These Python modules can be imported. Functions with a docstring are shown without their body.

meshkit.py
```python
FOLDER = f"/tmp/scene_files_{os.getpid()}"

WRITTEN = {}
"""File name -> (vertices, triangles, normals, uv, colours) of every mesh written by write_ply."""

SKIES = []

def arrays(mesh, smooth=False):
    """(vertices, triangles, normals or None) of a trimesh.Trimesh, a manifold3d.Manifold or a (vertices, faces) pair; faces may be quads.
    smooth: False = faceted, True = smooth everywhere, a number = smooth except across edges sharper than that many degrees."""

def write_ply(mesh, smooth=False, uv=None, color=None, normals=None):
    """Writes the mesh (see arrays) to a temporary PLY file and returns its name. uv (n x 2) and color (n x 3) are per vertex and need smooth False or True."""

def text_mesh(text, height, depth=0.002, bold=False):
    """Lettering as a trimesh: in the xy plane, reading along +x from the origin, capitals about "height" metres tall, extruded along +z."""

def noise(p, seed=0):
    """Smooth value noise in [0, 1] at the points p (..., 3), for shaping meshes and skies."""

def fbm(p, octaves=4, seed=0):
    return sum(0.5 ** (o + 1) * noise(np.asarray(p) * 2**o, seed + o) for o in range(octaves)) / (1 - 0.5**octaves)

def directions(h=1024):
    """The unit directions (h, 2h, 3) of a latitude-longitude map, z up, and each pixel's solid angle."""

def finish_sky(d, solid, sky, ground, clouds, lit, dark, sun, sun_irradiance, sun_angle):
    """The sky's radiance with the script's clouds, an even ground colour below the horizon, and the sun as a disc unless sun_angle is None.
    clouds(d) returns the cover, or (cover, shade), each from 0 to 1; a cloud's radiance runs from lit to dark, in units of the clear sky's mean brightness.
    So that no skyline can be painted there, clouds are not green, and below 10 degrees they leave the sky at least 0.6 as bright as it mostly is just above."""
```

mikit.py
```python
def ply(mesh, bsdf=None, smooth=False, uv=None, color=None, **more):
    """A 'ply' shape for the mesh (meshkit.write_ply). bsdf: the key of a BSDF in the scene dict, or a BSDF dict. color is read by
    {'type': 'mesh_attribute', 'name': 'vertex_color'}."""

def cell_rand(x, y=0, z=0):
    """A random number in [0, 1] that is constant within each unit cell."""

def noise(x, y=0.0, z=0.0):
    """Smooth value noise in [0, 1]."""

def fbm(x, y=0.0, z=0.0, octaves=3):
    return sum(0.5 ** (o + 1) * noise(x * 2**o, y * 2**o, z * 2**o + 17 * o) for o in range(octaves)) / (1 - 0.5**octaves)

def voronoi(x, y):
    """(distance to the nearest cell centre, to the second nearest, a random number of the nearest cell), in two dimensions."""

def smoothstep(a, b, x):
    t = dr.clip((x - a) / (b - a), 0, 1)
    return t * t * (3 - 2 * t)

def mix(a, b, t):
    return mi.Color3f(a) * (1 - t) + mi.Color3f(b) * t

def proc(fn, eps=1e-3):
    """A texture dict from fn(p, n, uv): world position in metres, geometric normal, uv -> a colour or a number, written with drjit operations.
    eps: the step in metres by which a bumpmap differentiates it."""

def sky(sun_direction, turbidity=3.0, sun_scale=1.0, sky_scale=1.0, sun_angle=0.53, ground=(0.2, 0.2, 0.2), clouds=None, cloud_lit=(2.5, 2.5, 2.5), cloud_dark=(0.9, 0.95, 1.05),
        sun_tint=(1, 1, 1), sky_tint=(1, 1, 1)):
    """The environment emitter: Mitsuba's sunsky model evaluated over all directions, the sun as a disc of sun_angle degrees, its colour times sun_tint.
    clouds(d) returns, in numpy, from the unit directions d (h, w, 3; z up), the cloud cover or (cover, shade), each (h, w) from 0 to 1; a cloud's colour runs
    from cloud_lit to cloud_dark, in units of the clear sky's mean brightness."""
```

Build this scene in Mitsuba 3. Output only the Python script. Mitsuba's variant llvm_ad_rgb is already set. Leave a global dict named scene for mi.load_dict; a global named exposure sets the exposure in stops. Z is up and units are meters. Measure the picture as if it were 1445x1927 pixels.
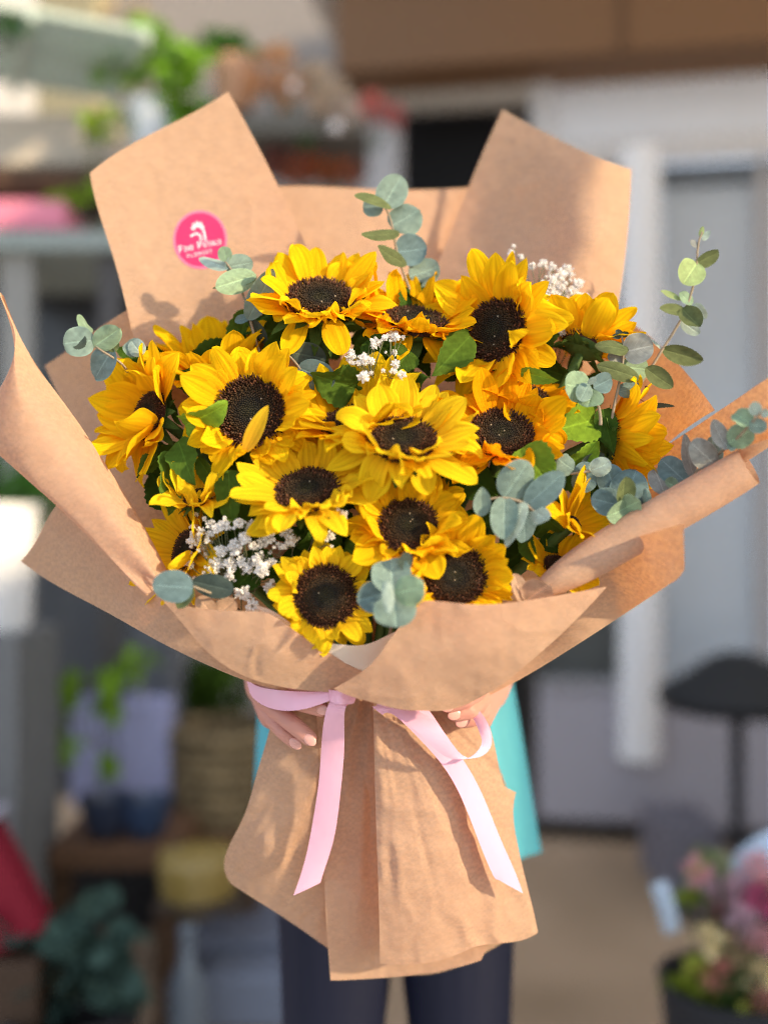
import math, numpy as np, trimesh, manifold3d as m3, drjit as dr
import mitsuba as mi, mikit, meshkit
from scipy.interpolate import RBFInterpolator, CubicSpline, make_interp_spline
from scipy.spatial import Delaunay
from shapely.geometry import Polygon, LineString, Point
from shapely import affinity, union_all, contains_xy
T = mi.ScalarTransform4f
scene, labels = {}, {}

# ------------------------------------------------------------------ camera, sky, exposure
CAM_Z, K = 1.2, 0.0005            # lens height; metres per photo pixel at one metre
exposure = 2.6
SUN = (0.80, -0.49, 0.33)
scene['camera'] = {'type': 'thinlens', 'fov': 2 * math.degrees(math.atan(722.5 * K)), 'fov_axis': 'x', 'aperture_radius': 0.0155,
                   'focus_distance': 1.0, 'near_clip': 0.05, 'far_clip': 400.0,
                   'to_world': T().look_at(origin=[0, 0, CAM_Z], target=[0, 1, CAM_Z], up=[0, 0, 1])}
scene['sky'] = mikit.sky(SUN, turbidity=3.5, sun_angle=2.0, sun_scale=0.82, sky_scale=1.5, sun_tint=(0.93, 1.0, 1.14), sky_tint=(0.94, 1.0, 1.12), clouds=lambda d: 0.4)

def P(px, py, y):
    return np.array([(px - 722.5) * K * y, y, CAM_Z + (963.5 - py) * K * y])

def PP(px, py, y):
    px, py, y = np.broadcast_arrays(*[np.asarray(a, float) for a in (px, py, y)])
    return np.stack([(px - 722.5) * K * y, y, CAM_Z + (963.5 - py) * K * y], -1)

# ------------------------------------------------------------------ materials
def rgb(*c): return {'type': 'rgb', 'value': list(map(float, c))}
# Colours of single meshes ride in their uv: a place on the palette and a brightness (plain, gloss), or with the place across and along a blade (leaf, petal)
PALETTE, PAL = [], {}
def pal(c):
    c = tuple(float(x) for x in np.clip(c, 0, 1))
    if c not in PALETTE: PALETTE.append(c)
    return PALETTE.index(c)
def look_up(i):
    i = mi.UInt32(dr.clip(i, 0, len(PALETTE) - 1))
    return mi.Color3f(dr.gather(mi.Float, PAL['r'], i), dr.gather(mi.Float, PAL['g'], i), dr.gather(mi.Float, PAL['b'], i))
def plain_colour(p, n, uv):
    i = dr.floor(uv.x); f = uv.x - i
    return (look_up(i) * (1 - f) + look_up(i + 1) * f) * uv.y
def decode(uv):
    i, j = dr.floor(uv.x * 0.5 + 0.02), dr.floor(uv.y * 0.5 + 0.02)
    return i, uv.x - 2 * i, uv.y - 2 * j, 0.7 + 0.04 * j
def leaf_colour(p, n, uv):
    i, a, t, sh = decode(uv)
    s = dr.abs(a - 0.5) * 2
    vein = dr.exp(-dr.square(s / 0.06))
    side = dr.exp(-dr.square(dr.sin((t - s * 0.42) * 19) / 0.2)) * mikit.smoothstep(1.0, 0.2, s)
    blot = mikit.fbm(p.x * 240, p.y * 240, p.z * 240, 2)
    return look_up(i) * sh * (0.74 + 0.52 * blot + 0.45 * vein + 0.16 * side + 0.25 * mikit.smoothstep(0.9, 1.0, s))
def petal_colour(p, n, uv):
    i, a, t, sh = decode(uv)
    s = dr.abs(a - 0.5) * 2
    streak = mikit.noise(a * 22 + 31 * sh, t * 1.5, 50 * sh)
    line = dr.exp(-dr.square(s / 0.07)) + 0.8 * dr.exp(-dr.square((s - 0.5) / 0.07))
    c = look_up(i) * sh * (0.89 + 0.20 * streak - 0.10 * line)
    g = dr.clip(1 - t * 1.6, 0, 1)
    return c * mi.Color3f(1, 1 - 0.17 * g - 0.05 * line, 1)

def kraft_mottle(p):
    a = mikit.noise(p.x * 110, p.y * 110, p.z * 110)
    b = mikit.noise(p.x * 900 + 40 * a, p.y * 500, p.z * 1300)
    c = mikit.noise(p.x * 420, p.y * 420 + 3 * a, p.z * 420)
    return mikit.smoothstep(0.15, 0.85, 0.16 * a + 0.42 * b + 0.42 * c)
def kraft_colour(p, n, uv):
    return mikit.mix((0.57, 0.375, 0.258), (0.68, 0.462, 0.326), kraft_mottle(p))
def kraft_through(p, n, uv):
    t = 0.7 * mikit.noise(p.x * 330, p.y * 330, p.z * 330) + 0.3 * mikit.noise(p.x * 800, p.y * 800, p.z * 800)
    return mikit.mix((0.55, 0.175, 0.030), (0.88, 0.40, 0.11), mikit.smoothstep(0.15, 0.85, t))

def kraft_bump(p, n, uv):
    return 0.00014 * mikit.noise(p.x * 900, p.y * 900, p.z * 900) + 0.0010 * mikit.noise(p.x * 85, p.y * 85, p.z * 85)

def petal_bump(p, n, uv):
    i, a, t, sh = decode(uv)
    return 0.00034 * mikit.noise(a * 18 + 31 * sh, t * 1.6, 50 * sh)

def leaf_bump(p, n, uv):
    i, a, t, sh = decode(uv)
    s = dr.abs(a - 0.5)
    return 0.0004 * mikit.smoothstep(0.0, 0.06, s) + 0.00016 * dr.abs(dr.sin((t - s * 0.9) * 26)) + 0.0002 * mikit.noise(p.x * 420, p.y * 420, p.z * 420)

def bump(inner, fn, eps=2e-4):
    return {'type': 'bumpmap', 'arbitrary': mikit.proc(fn, eps), 'scale': 1.0, 'bsdf': inner}

# paper: tan by reflected light, deep orange by the light that comes through it
scene['mat_kraft'] = bump({'type': 'blendbsdf', 'weight': 0.37,
                           'bsdf_0': {'type': 'principledthin', 'base_color': mikit.proc(kraft_colour), 'roughness': 0.75, 'diff_trans': 0.0, 'eta': 1.25},
                           'bsdf_1': {'type': 'principledthin', 'base_color': mikit.proc(kraft_through), 'roughness': 0.75, 'diff_trans': 2.0, 'eta': 1.25}}, kraft_bump)
scene['mat_tissue'] = {'type': 'principledthin', 'base_color': rgb(0.86, 0.78, 0.70), 'roughness': 0.8, 'diff_trans': 0.5, 'eta': 1.2}
scene['mat_petal'] = bump({'type': 'principledthin', 'base_color': mikit.proc(petal_colour), 'roughness': 0.55, 'diff_trans': 0.75, 'eta': 1.3, 'sheen': 0.2}, petal_bump)
scene['mat_leaf'] = bump({'type': 'principledthin', 'base_color': mikit.proc(leaf_colour), 'roughness': 0.5, 'diff_trans': 0.45, 'eta': 1.4}, leaf_bump)
scene['mat_plain'] = {'type': 'twosided', 'bsdf': {'type': 'principled', 'base_color': mikit.proc(plain_colour), 'roughness': 0.65, 'specular': 0.3}}
scene['mat_gloss'] = {'type': 'twosided', 'bsdf': {'type': 'principled', 'base_color': mikit.proc(plain_colour), 'roughness': 0.22, 'specular': 0.6}}
scene['mat_blossom'] = {'type': 'principledthin', 'base_color': rgb(0.86, 0.84, 0.82), 'roughness': 0.7, 'diff_trans': 0.5, 'eta': 1.25}
scene['mat_satin'] = {'type': 'twosided', 'bsdf': {'type': 'bumpmap', 'arbitrary': mikit.proc(lambda p, n, uv: 0.00022 * mikit.noise(p.x * 130, p.z * 60, p.y * 60) + 0.00003 * mikit.noise(p.x * 1500, p.y * 1500, p.z * 1500), 2e-4), 'scale': 1.0, 'bsdf': {'type': 'principled', 'base_color': rgb(0.78, 0.43, 0.57), 'roughness': 0.33, 'specular': 0.5, 'sheen': 0.4, 'anisotropic': 0.5}}}
scene['mat_skin'] = {'type': 'principled', 'base_color': rgb(0.52, 0.24, 0.19), 'roughness': 0.5, 'specular': 0.4}
scene['mat_awning_cloth'] = {'type': 'principledthin', 'base_color': rgb(0.86, 0.84, 0.80), 'roughness': 0.9, 'diff_trans': 0.95, 'eta': 1.1}  # cloth of the added overhead cover, lets soft light through to the shop front
scene['mat_paving'] = {'type': 'principled', 'base_color': mikit.proc(lambda p, n, uv: mikit.mix((0.32, 0.225, 0.145), (0.48, 0.345, 0.235), mikit.noise(p.x * 5, p.y * 5, 1.0))), 'roughness': 0.7, 'specular': 0.3}
scene['mat_concrete'] = {'type': 'diffuse', 'reflectance': mikit.proc(lambda p, n, uv: mikit.mix((0.46, 0.44, 0.41), (0.56, 0.54, 0.51), mikit.noise(p.x * 4, p.y * 4, 1.0)))}  # pale, so the unseen ground in front throws sunlight back

# ------------------------------------------------------------------ entry helpers
def numbered(key):
    if key not in scene and key not in labels and not any(k.startswith(key + '__') for k in scene):
        return key
    i = 1
    while True:
        k = f'{key}_{i:03d}'
        if k not in scene and k not in labels and not any(x.startswith(k + '__') for x in scene):
            return k
        i += 1

_count = {}
def shape(mesh, bsdf, color=None, smooth=True, uv=None, shade=1.0):
    """color: one (r, g, b), or (palette places, brightnesses) per vertex; for leaf and petal uv runs across and along the blade and shade is one brightness or one per vertex."""
    v, f = mesh[:2] if isinstance(mesh, tuple) else (np.asarray(mesh.vertices), np.asarray(mesh.faces))
    n = len(v)
    if bsdf in ('leaf', 'petal'):
        if uv is None: uv = np.full((n, 2), 0.3)
        q = np.clip(np.round((np.broadcast_to(shade, n) - 0.7) / 0.04), 0, 18)
        uv = np.stack([np.clip(uv[:, 0], 0, 1) + 2 * pal(color), np.clip(uv[:, 1], 0, 1) + 2 * q], 1)
    elif bsdf in ('plain', 'gloss'):
        if len(color) == 2:
            uv = np.stack([np.broadcast_to(color[0], n), np.broadcast_to(color[1], n)], 1)
        else:
            uv = np.tile([[pal(color), 1.0]], (n, 1))
    else:
        uv = np.zeros((n, 2))
    if smooth is not True:              # split, so that every mesh carries normals and uv alike
        m = trimesh.Trimesh(v, f, process=False)
        e = np.arange(len(f) * 3); v, uv, f = v[f.ravel()], uv[f.ravel()], e.reshape(-1, 3)
    return mikit.ply((v, f), 'mat_' + bsdf, smooth=True, uv=uv)

def part(parent, name, mesh, bsdf, color=None, smooth=True, uv=None, kind=None, label=None, to_world=None, shade=1.0):
    base = parent + '__' + name
    c = _count.get(base, -1) + 1
    _count[base] = c
    key = base if c == 0 else f'{base}_{c:03d}'
    scene[key] = dict(mesh) if isinstance(mesh, dict) else shape(mesh, bsdf, color, smooth, uv, shade)
    if to_world is not None:
        scene[key]['to_world'] = to_world
    if kind or label:
        labels[key] = {}
        if kind: labels[key]['kind'] = kind
        if label: labels[key]['label'] = label
    return key

def thing(name, label, cat, group=None):
    key = numbered(name)
    labels[key] = {'label': label, 'category': cat}
    if group: labels[key]['group'] = group
    return key

def single(name, label, cat, mesh, bsdf, color=None, smooth=True, group=None, uv=None):
    key = thing(name, label, cat, group)
    scene[key] = shape(mesh, bsdf, color, smooth, uv)
    return key

def struct(name, mesh, bsdf, color=None, smooth=False, label=None):
    scene[name] = shape(mesh, bsdf, color, smooth)
    labels[name] = {'kind': 'structure'}
    if label: labels[name]['label'] = label

# ------------------------------------------------------------------ mesh helpers
def unit(v):
    v = np.asarray(v, float)
    return v / (np.linalg.norm(v) + 1e-12)

def grid_faces(nr, nc):
    i, j = np.meshgrid(np.arange(nr - 1), np.arange(nc - 1), indexing='ij')
    a = (i * nc + j).ravel()
    return np.vstack([np.stack([a, a + 1, a + nc + 1], 1), np.stack([a, a + nc + 1, a + nc], 1)])

def prof_petal(t):
    f = (t + 0.05) ** 0.62 * (1 - t) ** 0.78
    return f / f.max() * 1.0
def prof_round(t):
    return np.maximum(1 - np.abs(2 * t - 1) ** 2.15, 0) ** 0.52 * (1 - 0.10 * (t - 0.5)) 
def prof_oval(t):
    return np.maximum(1 - np.abs(2 * t ** 0.88 - 1) ** 2.0, 0) ** 0.62
def prof_leaf(t):
    f = (t + 0.02) ** 0.42 * (1 - t) ** 0.85
    return f / f.max()
def prof_bract(t):
    f = (t + 0.14) ** 0.3 * (1 - t) ** 1.0
    return f / f.max()

def blade(base, axis, nrm, L, W, prof, bend=0.0, tip=0.0, fold=0.0, cup=0.0, wave=0.0, twist=0.0, groove=0.0, nl=10, nw=8, seed=0, jag=0.0):
    """One petal or leaf: a curved, folded, twisted strip. Returns vertices, faces, uv, t."""
    r = np.random.default_rng(seed)
    axis = unit(axis); nrm = unit(nrm - np.dot(nrm, axis) * axis); side = np.cross(axis, nrm)
    t = np.linspace(0, 1, nl + 1); t = t * 0.6 + 0.4 * (0.5 - 0.5 * np.cos(np.pi * t))
    th = bend * t + tip * t ** 3
    dt = np.diff(t, prepend=0)
    thm = np.concatenate([[0], 0.5 * (th[1:] + th[:-1])])
    X, Z = np.cumsum(np.cos(thm) * dt), np.cumsum(np.sin(thm) * dt)
    c = base + L * (X[:, None] * axis + Z[:, None] * nrm)
    n = -np.sin(th)[:, None] * axis + np.cos(th)[:, None] * nrm
    tg = np.cos(th)[:, None] * axis + np.sin(th)[:, None] * nrm
    sd = np.repeat(side[None], nl + 1, 0)
    a = twist * t
    sd, n = np.cos(a)[:, None] * sd + np.sin(a)[:, None] * n, np.cos(a)[:, None] * n - np.sin(a)[:, None] * sd
    w = prof(t) * W * 0.5
    s = np.linspace(-1, 1, nw + 1)
    ws = w[:, None] * s[None]
    if jag:
        ws = ws * (1 + jag * np.abs(s)[None] ** 4 * np.where(np.arange(nl + 1) % 2, 1, -1)[:, None])
    ph = r.uniform(0, 6.28, 3)
    h = w[:, None] * (fold * np.abs(s)[None] + cup * s[None] ** 2)
    h = h + wave * W * (np.sin(t * 7 + ph[0])[:, None] * s[None] * np.abs(s)[None] + 0.6 * np.sin(t * 12 + ph[1])[:, None] * s[None] ** 2)
    h = h + groove * W * np.cos(s * 2.6 * np.pi)[None] * np.sin(np.pi * np.clip(t * 1.05, 0, 1))[:, None]
    v = c[:, None] + ws[..., None] * sd[:, None] + h[..., None] * n[:, None]
    uv = np.stack(np.broadcast_arrays(s[None] * 0.5 + 0.5, t[:, None]), -1).reshape(-1, 2)
    tt = np.repeat(t, nw + 1)
    return v.reshape(-1, 3), grid_faces(nl + 1, nw + 1), uv, tt

def tube(points, r0, r1=None, sides=7, n=None):
    p = np.asarray(points, float)
    if n and len(p) > 2:
        u = np.r_[0, np.cumsum(np.linalg.norm(np.diff(p, axis=0), axis=1))]
        p = CubicSpline(u, p)(np.linspace(0, u[-1], n))
    r = np.linspace(r0, r0 if r1 is None else r1, len(p))
    t = np.gradient(p, axis=0); t /= np.linalg.norm(t, axis=1, keepdims=True) + 1e-12
    a = np.cross(t, np.where(np.abs(t[:, 2:]) < 0.9, [0, 0, 1.0], [1.0, 0, 0])); a /= np.linalg.norm(a, axis=1, keepdims=True)
    b = np.cross(t, a); g = np.arange(sides) * 2 * np.pi / sides
    v = p[:, None] + r[:, None, None] * (np.cos(g)[None, :, None] * a[:, None] + np.sin(g)[None, :, None] * b[:, None])
    f = []
    m = len(p)
    for i in range(m - 1):
        for j in range(sides):
            k = (j + 1) % sides
            f += [[i * sides + j, i * sides + k, (i + 1) * sides + k], [i * sides + j, (i + 1) * sides + k, (i + 1) * sides + j]]
    v = np.vstack([v.reshape(-1, 3), p[0], p[-1]])
    for j in range(sides):
        k = (j + 1) % sides
        f += [[m * sides, k, j], [m * sides + 1, (m - 1) * sides + j, (m - 1) * sides + k]]
    return v, np.array(f)

def lathe(profile, sides=32, centre=(0, 0, 0)):
    pr = np.asarray(profile, float)
    g = np.arange(sides + 1) * 2 * np.pi / sides
    v = np.stack([pr[:, None, 0] * np.cos(g), pr[:, None, 0] * np.sin(g), np.broadcast_to(pr[:, None, 1], (len(pr), sides + 1))], -1)
    return v.reshape(-1, 3) + np.asarray(centre), grid_faces(len(pr), sides + 1)[:, ::-1]

def join(meshes):
    vs, fs, o = [], [], 0
    for m in meshes:
        v, f = (m[0], m[1]) if isinstance(m, tuple) else (np.asarray(m.vertices), np.asarray(m.faces))
        vs.append(v); fs.append(f + o); o += len(v)
    return np.vstack(vs), np.vstack(fs)

def bevel_box(lo, hi, r=0.004):
    lo, hi = np.asarray(lo, float), np.asarray(hi, float)
    r = min(r, 0.45 * float(np.min(hi - lo)))
    e = hi - lo - 2 * r
    pts = []
    for c in np.ndindex(2, 2, 2):
        q = lo + r + np.array(c) * e
        for k in range(3):
            d = np.zeros(3); d[k] = r * (1 if c[k] else -1)
            pts.append(q + d)
    return m3.Manifold.hull_points(np.array(pts)) if hasattr(m3.Manifold, 'hull_points') else trimesh.convex.convex_hull(np.array(pts))

def tm(man):
    m = man.to_mesh()
    return np.asarray(m.vert_properties[:, :3]), np.asarray(m.tri_verts)

def box(lo, hi, r=0.004, rot=0.0, origin=(0, 0, 0)):
    b = bevel_box(lo, hi, r)
    v, f = tm(b) if hasattr(b, 'to_mesh') else (np.asarray(b.vertices), np.asarray(b.faces))
    if rot:
        o = np.asarray(origin, float); c, s = math.cos(rot), math.sin(rot)
        v = (v - o) @ np.array([[c, s, 0], [-s, c, 0], [0, 0, 1]]) + o
    return v, f

def tboxpx(px0, py0, px1, py1, y, depth, r=0.004):
    """A box whose front face covers this stretch of the photo at depth y."""
    a, b = P(px0, py1, y), P(px1, py0, y)
    return box((a[0], y, a[2]), (b[0], y + depth, b[2]), r)

# ------------------------------------------------------------------ paper sheets
def outline_pts(pts, step):
    """pts: (px, py) or (px, py, 'c') for a corner; runs between corners are splined."""
    q = [(p[0], p[1]) for p in pts]; n = len(q)
    corner = [i for i, p in enumerate(pts) if len(p) > 2]
    if not corner: corner = [0]
    out = []
    for a, b in zip(corner, corner[1:] + [corner[0] + n]):
        seg = np.array([q[i % n] for i in range(a, b + 1)], float)
        u = np.r_[0, np.cumsum(np.linalg.norm(np.diff(seg, axis=0), axis=1))]
        m = max(2, int(u[-1] / step) + 1)
        s = np.linspace(0, u[-1], m)[:-1]
        out.append(CubicSpline(u, seg)(s) if len(seg) > 2 else seg[0] + (seg[1] - seg[0]) * (s / u[-1])[:, None])
    return np.vstack(out)

def field(ctrl, smooth=0.0):
    c = np.array(ctrl, float)
    return RBFInterpolator(c[:, :2] / 1000, c[:, 2], kernel='thin_plate_spline', smoothing=smooth)

def sheet(pts, ctrl, step=6.0, crinkle=0.0015, scale=0.02, crease=0.0, seed=1, dy=0.0, pleat=0.0, ridge=0.0009):
    poly = outline_pts(pts, step)
    pg = Polygon(poly)
    if not pg.is_valid: pg = pg.buffer(0)
    x0, y0, x1, y1 = pg.bounds
    r = np.random.default_rng(seed)
    gx, gy = np.meshgrid(np.arange(x0, x1, step), np.arange(y0, y1, step * 0.87))
    gx[1::2] += step / 2
    g = np.stack([gx.ravel(), gy.ravel()], 1)
    inner = pg.buffer(-step * 0.55)
    g = g[contains_xy(inner, g[:, 0], g[:, 1])]
    g = g + r.uniform(-0.12, 0.12, g.shape) * step
    q = np.vstack([poly, g])
    tri = Delaunay(q).simplices
    cen = q[tri].mean(1)
    tri = tri[contains_xy(pg, cen[:, 0], cen[:, 1])]
    y = field(ctrl)(q / 1000)
    nz = meshkit.fbm(np.stack([q[:, 0] * scale, q[:, 1] * scale, np.full(len(q), seed * 7.3)], 1), 4, seed) - 0.5
    y = y + crinkle * 2 * nz
    if crease:
        w = meshkit.noise(np.stack([q[:, 0] * 0.012, q[:, 1] * 0.012, np.full(len(q), seed * 3.1)], 1), seed)
        k = meshkit.noise(np.stack([q[:, 0] * 0.022 + 3 * w, q[:, 1] * 0.014 + 2 * w, np.full(len(q), 2.0)], 1), seed + 5)
        y = y + crease * np.abs(k - 0.5) * 2 * w
    if ridge:                           # thin sharp creases left by handling
        for j, (fx, fy) in enumerate(((0.0045, 0.0095), (0.011, 0.005))):
            k = meshkit.fbm(np.stack([q[:, 0] * fx, q[:, 1] * fy, np.full(len(q), seed * 1.7 + 9 * j)], 1), 2, seed + 20 + j)
            m = meshkit.noise(np.stack([q[:, 0] * 0.008, q[:, 1] * 0.008, np.full(len(q), seed * 2.3 + j)], 1), seed + 31)
            y = y - ridge * np.clip(1 - np.abs(k - 0.5) * 22, 0, 1) * np.clip(m * 2.4 - 0.8, 0, 1.2)
    if pleat:                           # gathers that run out from the ribbon
        a, rr = np.arctan2(q[:, 0] - 700, np.abs(q[:, 1] - 1215)), np.hypot(q[:, 0] - 700, q[:, 1] - 1215)
        k = meshkit.fbm(np.stack([a * 9, rr * 0.0012, np.full(len(q), seed * 0.7)], 1), 3, seed)
        y = y + pleat * (np.abs(k - 0.5) * 3 - 0.4) * np.clip(rr / 60, 0, 1) * np.clip(1.25 - rr / 620, 0.25, 1)
    y = y + dy
    v = PP(q[:, 0], q[:, 1], y)
    e1, e2 = v[tri[:, 1]] - v[tri[:, 0]], v[tri[:, 2]] - v[tri[:, 0]]
    flip = np.cross(e1, e2)[:, 1] > 0
    tri[flip] = tri[flip][:, ::-1]
    return v, tri

def loft(rows, nu=60, nv=30, closed=False, crinkle=0.0, seed=0):
    """rows: equal-length lists of 3-D points; cubic both ways."""
    a = np.array(rows, float)
    ku, kv = min(3, a.shape[0] - 1), min(3, a.shape[1] - 1)
    u, v = np.linspace(0, 1, a.shape[0]), np.linspace(0, 1, a.shape[1])
    b = make_interp_spline(u, a, k=ku, axis=0)(np.linspace(0, 1, nu))
    c = make_interp_spline(v, b, k=kv, axis=1)(np.linspace(0, 1, nv))
    q = c.reshape(-1, 3)
    if crinkle:
        n = meshkit.fbm(q * 40, 3, seed) - 0.5
        q = q + crinkle * 2 * n[:, None] * np.array([0.2, -1, 0.2])
    return q, grid_faces(nu, nv)

PAPER = 'kraft paper sheet'
def paper(label, mesh, bsdf='kraft', name='wrapping_paper'):
    return single(name, label, PAPER if bsdf == 'kraft' else 'tissue paper', mesh, bsdf, smooth=True)

# ------------------------------------------------------------------ the setting (out of focus behind the bouquet)
struct('floor', (np.array([[-60, 1.9, 0], [60, 1.9, 0], [60, 60, 0], [-60, 60, 0.0]]), np.array([[0, 1, 2], [0, 2, 3]])), 'paving', label='brown floor before the shop')
struct('bounce_pavement', (np.array([[-60, -60, 0], [60, -60, 0], [60, 1.9, 0], [-60, 1.9, 0.0]]), np.array([[0, 1, 2], [0, 2, 3]])), 'concrete', label='unseen pale concrete pavement in the sun')  # out of view, added pale to bounce fill light onto shop and bouquet

ANG = math.radians(10); OY = 4.05
def along(px, o):
    k = (px - 722.5) * K
    return (k * (OY + o * math.cos(ANG)) - o * math.sin(ANG)) / (math.cos(ANG) + k * math.sin(ANG))
def height(px, py, o):
    y = OY - along(px, o) * math.sin(ANG) + o * math.cos(ANG)
    return CAM_Z + (963.5 - py) * K * y
def front(s0, s1, o0, o1, z0, z1, r=0.006):
    """A box in the frame of the shop front: s along it, o away from the lens."""
    v, f = box((s0, o0, z0), (s1, o1, z1), r)
    c, s = math.cos(ANG), math.sin(ANG)
    return np.stack([v[:, 0] * c + v[:, 1] * s, OY - v[:, 0] * s + v[:, 1] * c, v[:, 2]], 1), f
def frontpx(px0, py0, px1, py1, o0, o1, r=0.006, at=None):
    m = at or 0.5 * (px0 + px1)
    return front(along(px0, o0), along(px1, o0), o0, o1, height(m, py1, o0), height(m, py0, o0), r)

shop = thing('shop_building', 'pale shop front with brown timber beam, white panel and grey door behind the bouquet', 'building')
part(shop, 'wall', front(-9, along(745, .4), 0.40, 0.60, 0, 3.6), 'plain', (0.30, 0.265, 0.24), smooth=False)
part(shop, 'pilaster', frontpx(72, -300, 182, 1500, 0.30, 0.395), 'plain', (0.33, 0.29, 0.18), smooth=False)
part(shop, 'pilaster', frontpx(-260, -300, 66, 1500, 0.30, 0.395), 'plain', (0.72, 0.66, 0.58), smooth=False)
part(shop, 'beam', front(along(632, -.25), 5.2, -0.25, 0.05, height(900, 116, -.25), height(900, -75, -.25)), 'plain', (0.20, 0.105, 0.052), smooth=False)
part(shop, 'beam_joint', front(along(1165, -.262), along(1176, -.262), -0.262, -0.251, height(900, 116, -.25), height(900, -75, -.25), .002), 'plain', (0.12, 0.065, 0.035), smooth=False)
part(shop, 'eave', front(along(560, -.3), 5.2, -0.32, 0.3, height(900, -78, -.3), height(900, -110, -.3)), 'plain', (0.70, 0.66, 0.64), smooth=False)
part(shop, 'door_head', frontpx(640, 136, 1002, 190, -0.02, 0.10, at=820), 'plain', (0.56, 0.52, 0.47), smooth=False)
part(shop, 'door_jamb', frontpx(684, 200, 750, 2300, 0.0, 0.10, at=720), 'plain', (0.52, 0.50, 0.50), smooth=False)
part(shop, 'dark_interior_slab', front(along(752, .3), along(1000, .3), 0.30, 0.34, 0.01, 3.0), 'plain', (0.006, 0.006, 0.007), smooth=False)  # near-black slab, the unlit interior put into its colour
part(shop, 'white_panel', front(along(1000, .02), 5.0, 0.02, 0.12, height(1220, 275, .02), height(1220, 104, .02)), 'plain', (0.88, 0.90, 0.95), smooth=False)
part(shop, 'panel_frame', front(along(998, -.03), along(1042, -.03), -0.03, 0.018, height(1220, 300, .02), height(1220, 98, .02)), 'plain', (0.70, 0.69, 0.70), smooth=False)
part(shop, 'panel_frame', front(along(1043, -.03), 5.0, -0.03, 0.018, height(1220, 122, .0), height(1220, 98, .0)), 'plain', (0.72, 0.71, 0.72), smooth=False)
part(shop, 'panel_frame', front(along(1043, -.03), 5.0, -0.03, 0.018, height(1220, 306, .0), height(1220, 262, .0)), 'plain', (0.70, 0.68, 0.68), smooth=False)
part(shop, 'sky_toned_door', front(along(1244, .1), along(1424, .1), 0.10, 0.13, 0.05, height(1330, 306, .1)), 'gloss', (0.52, 0.57, 0.63), smooth=False)  # opaque panes, the sky they would reflect put into the blue-grey colour
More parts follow.
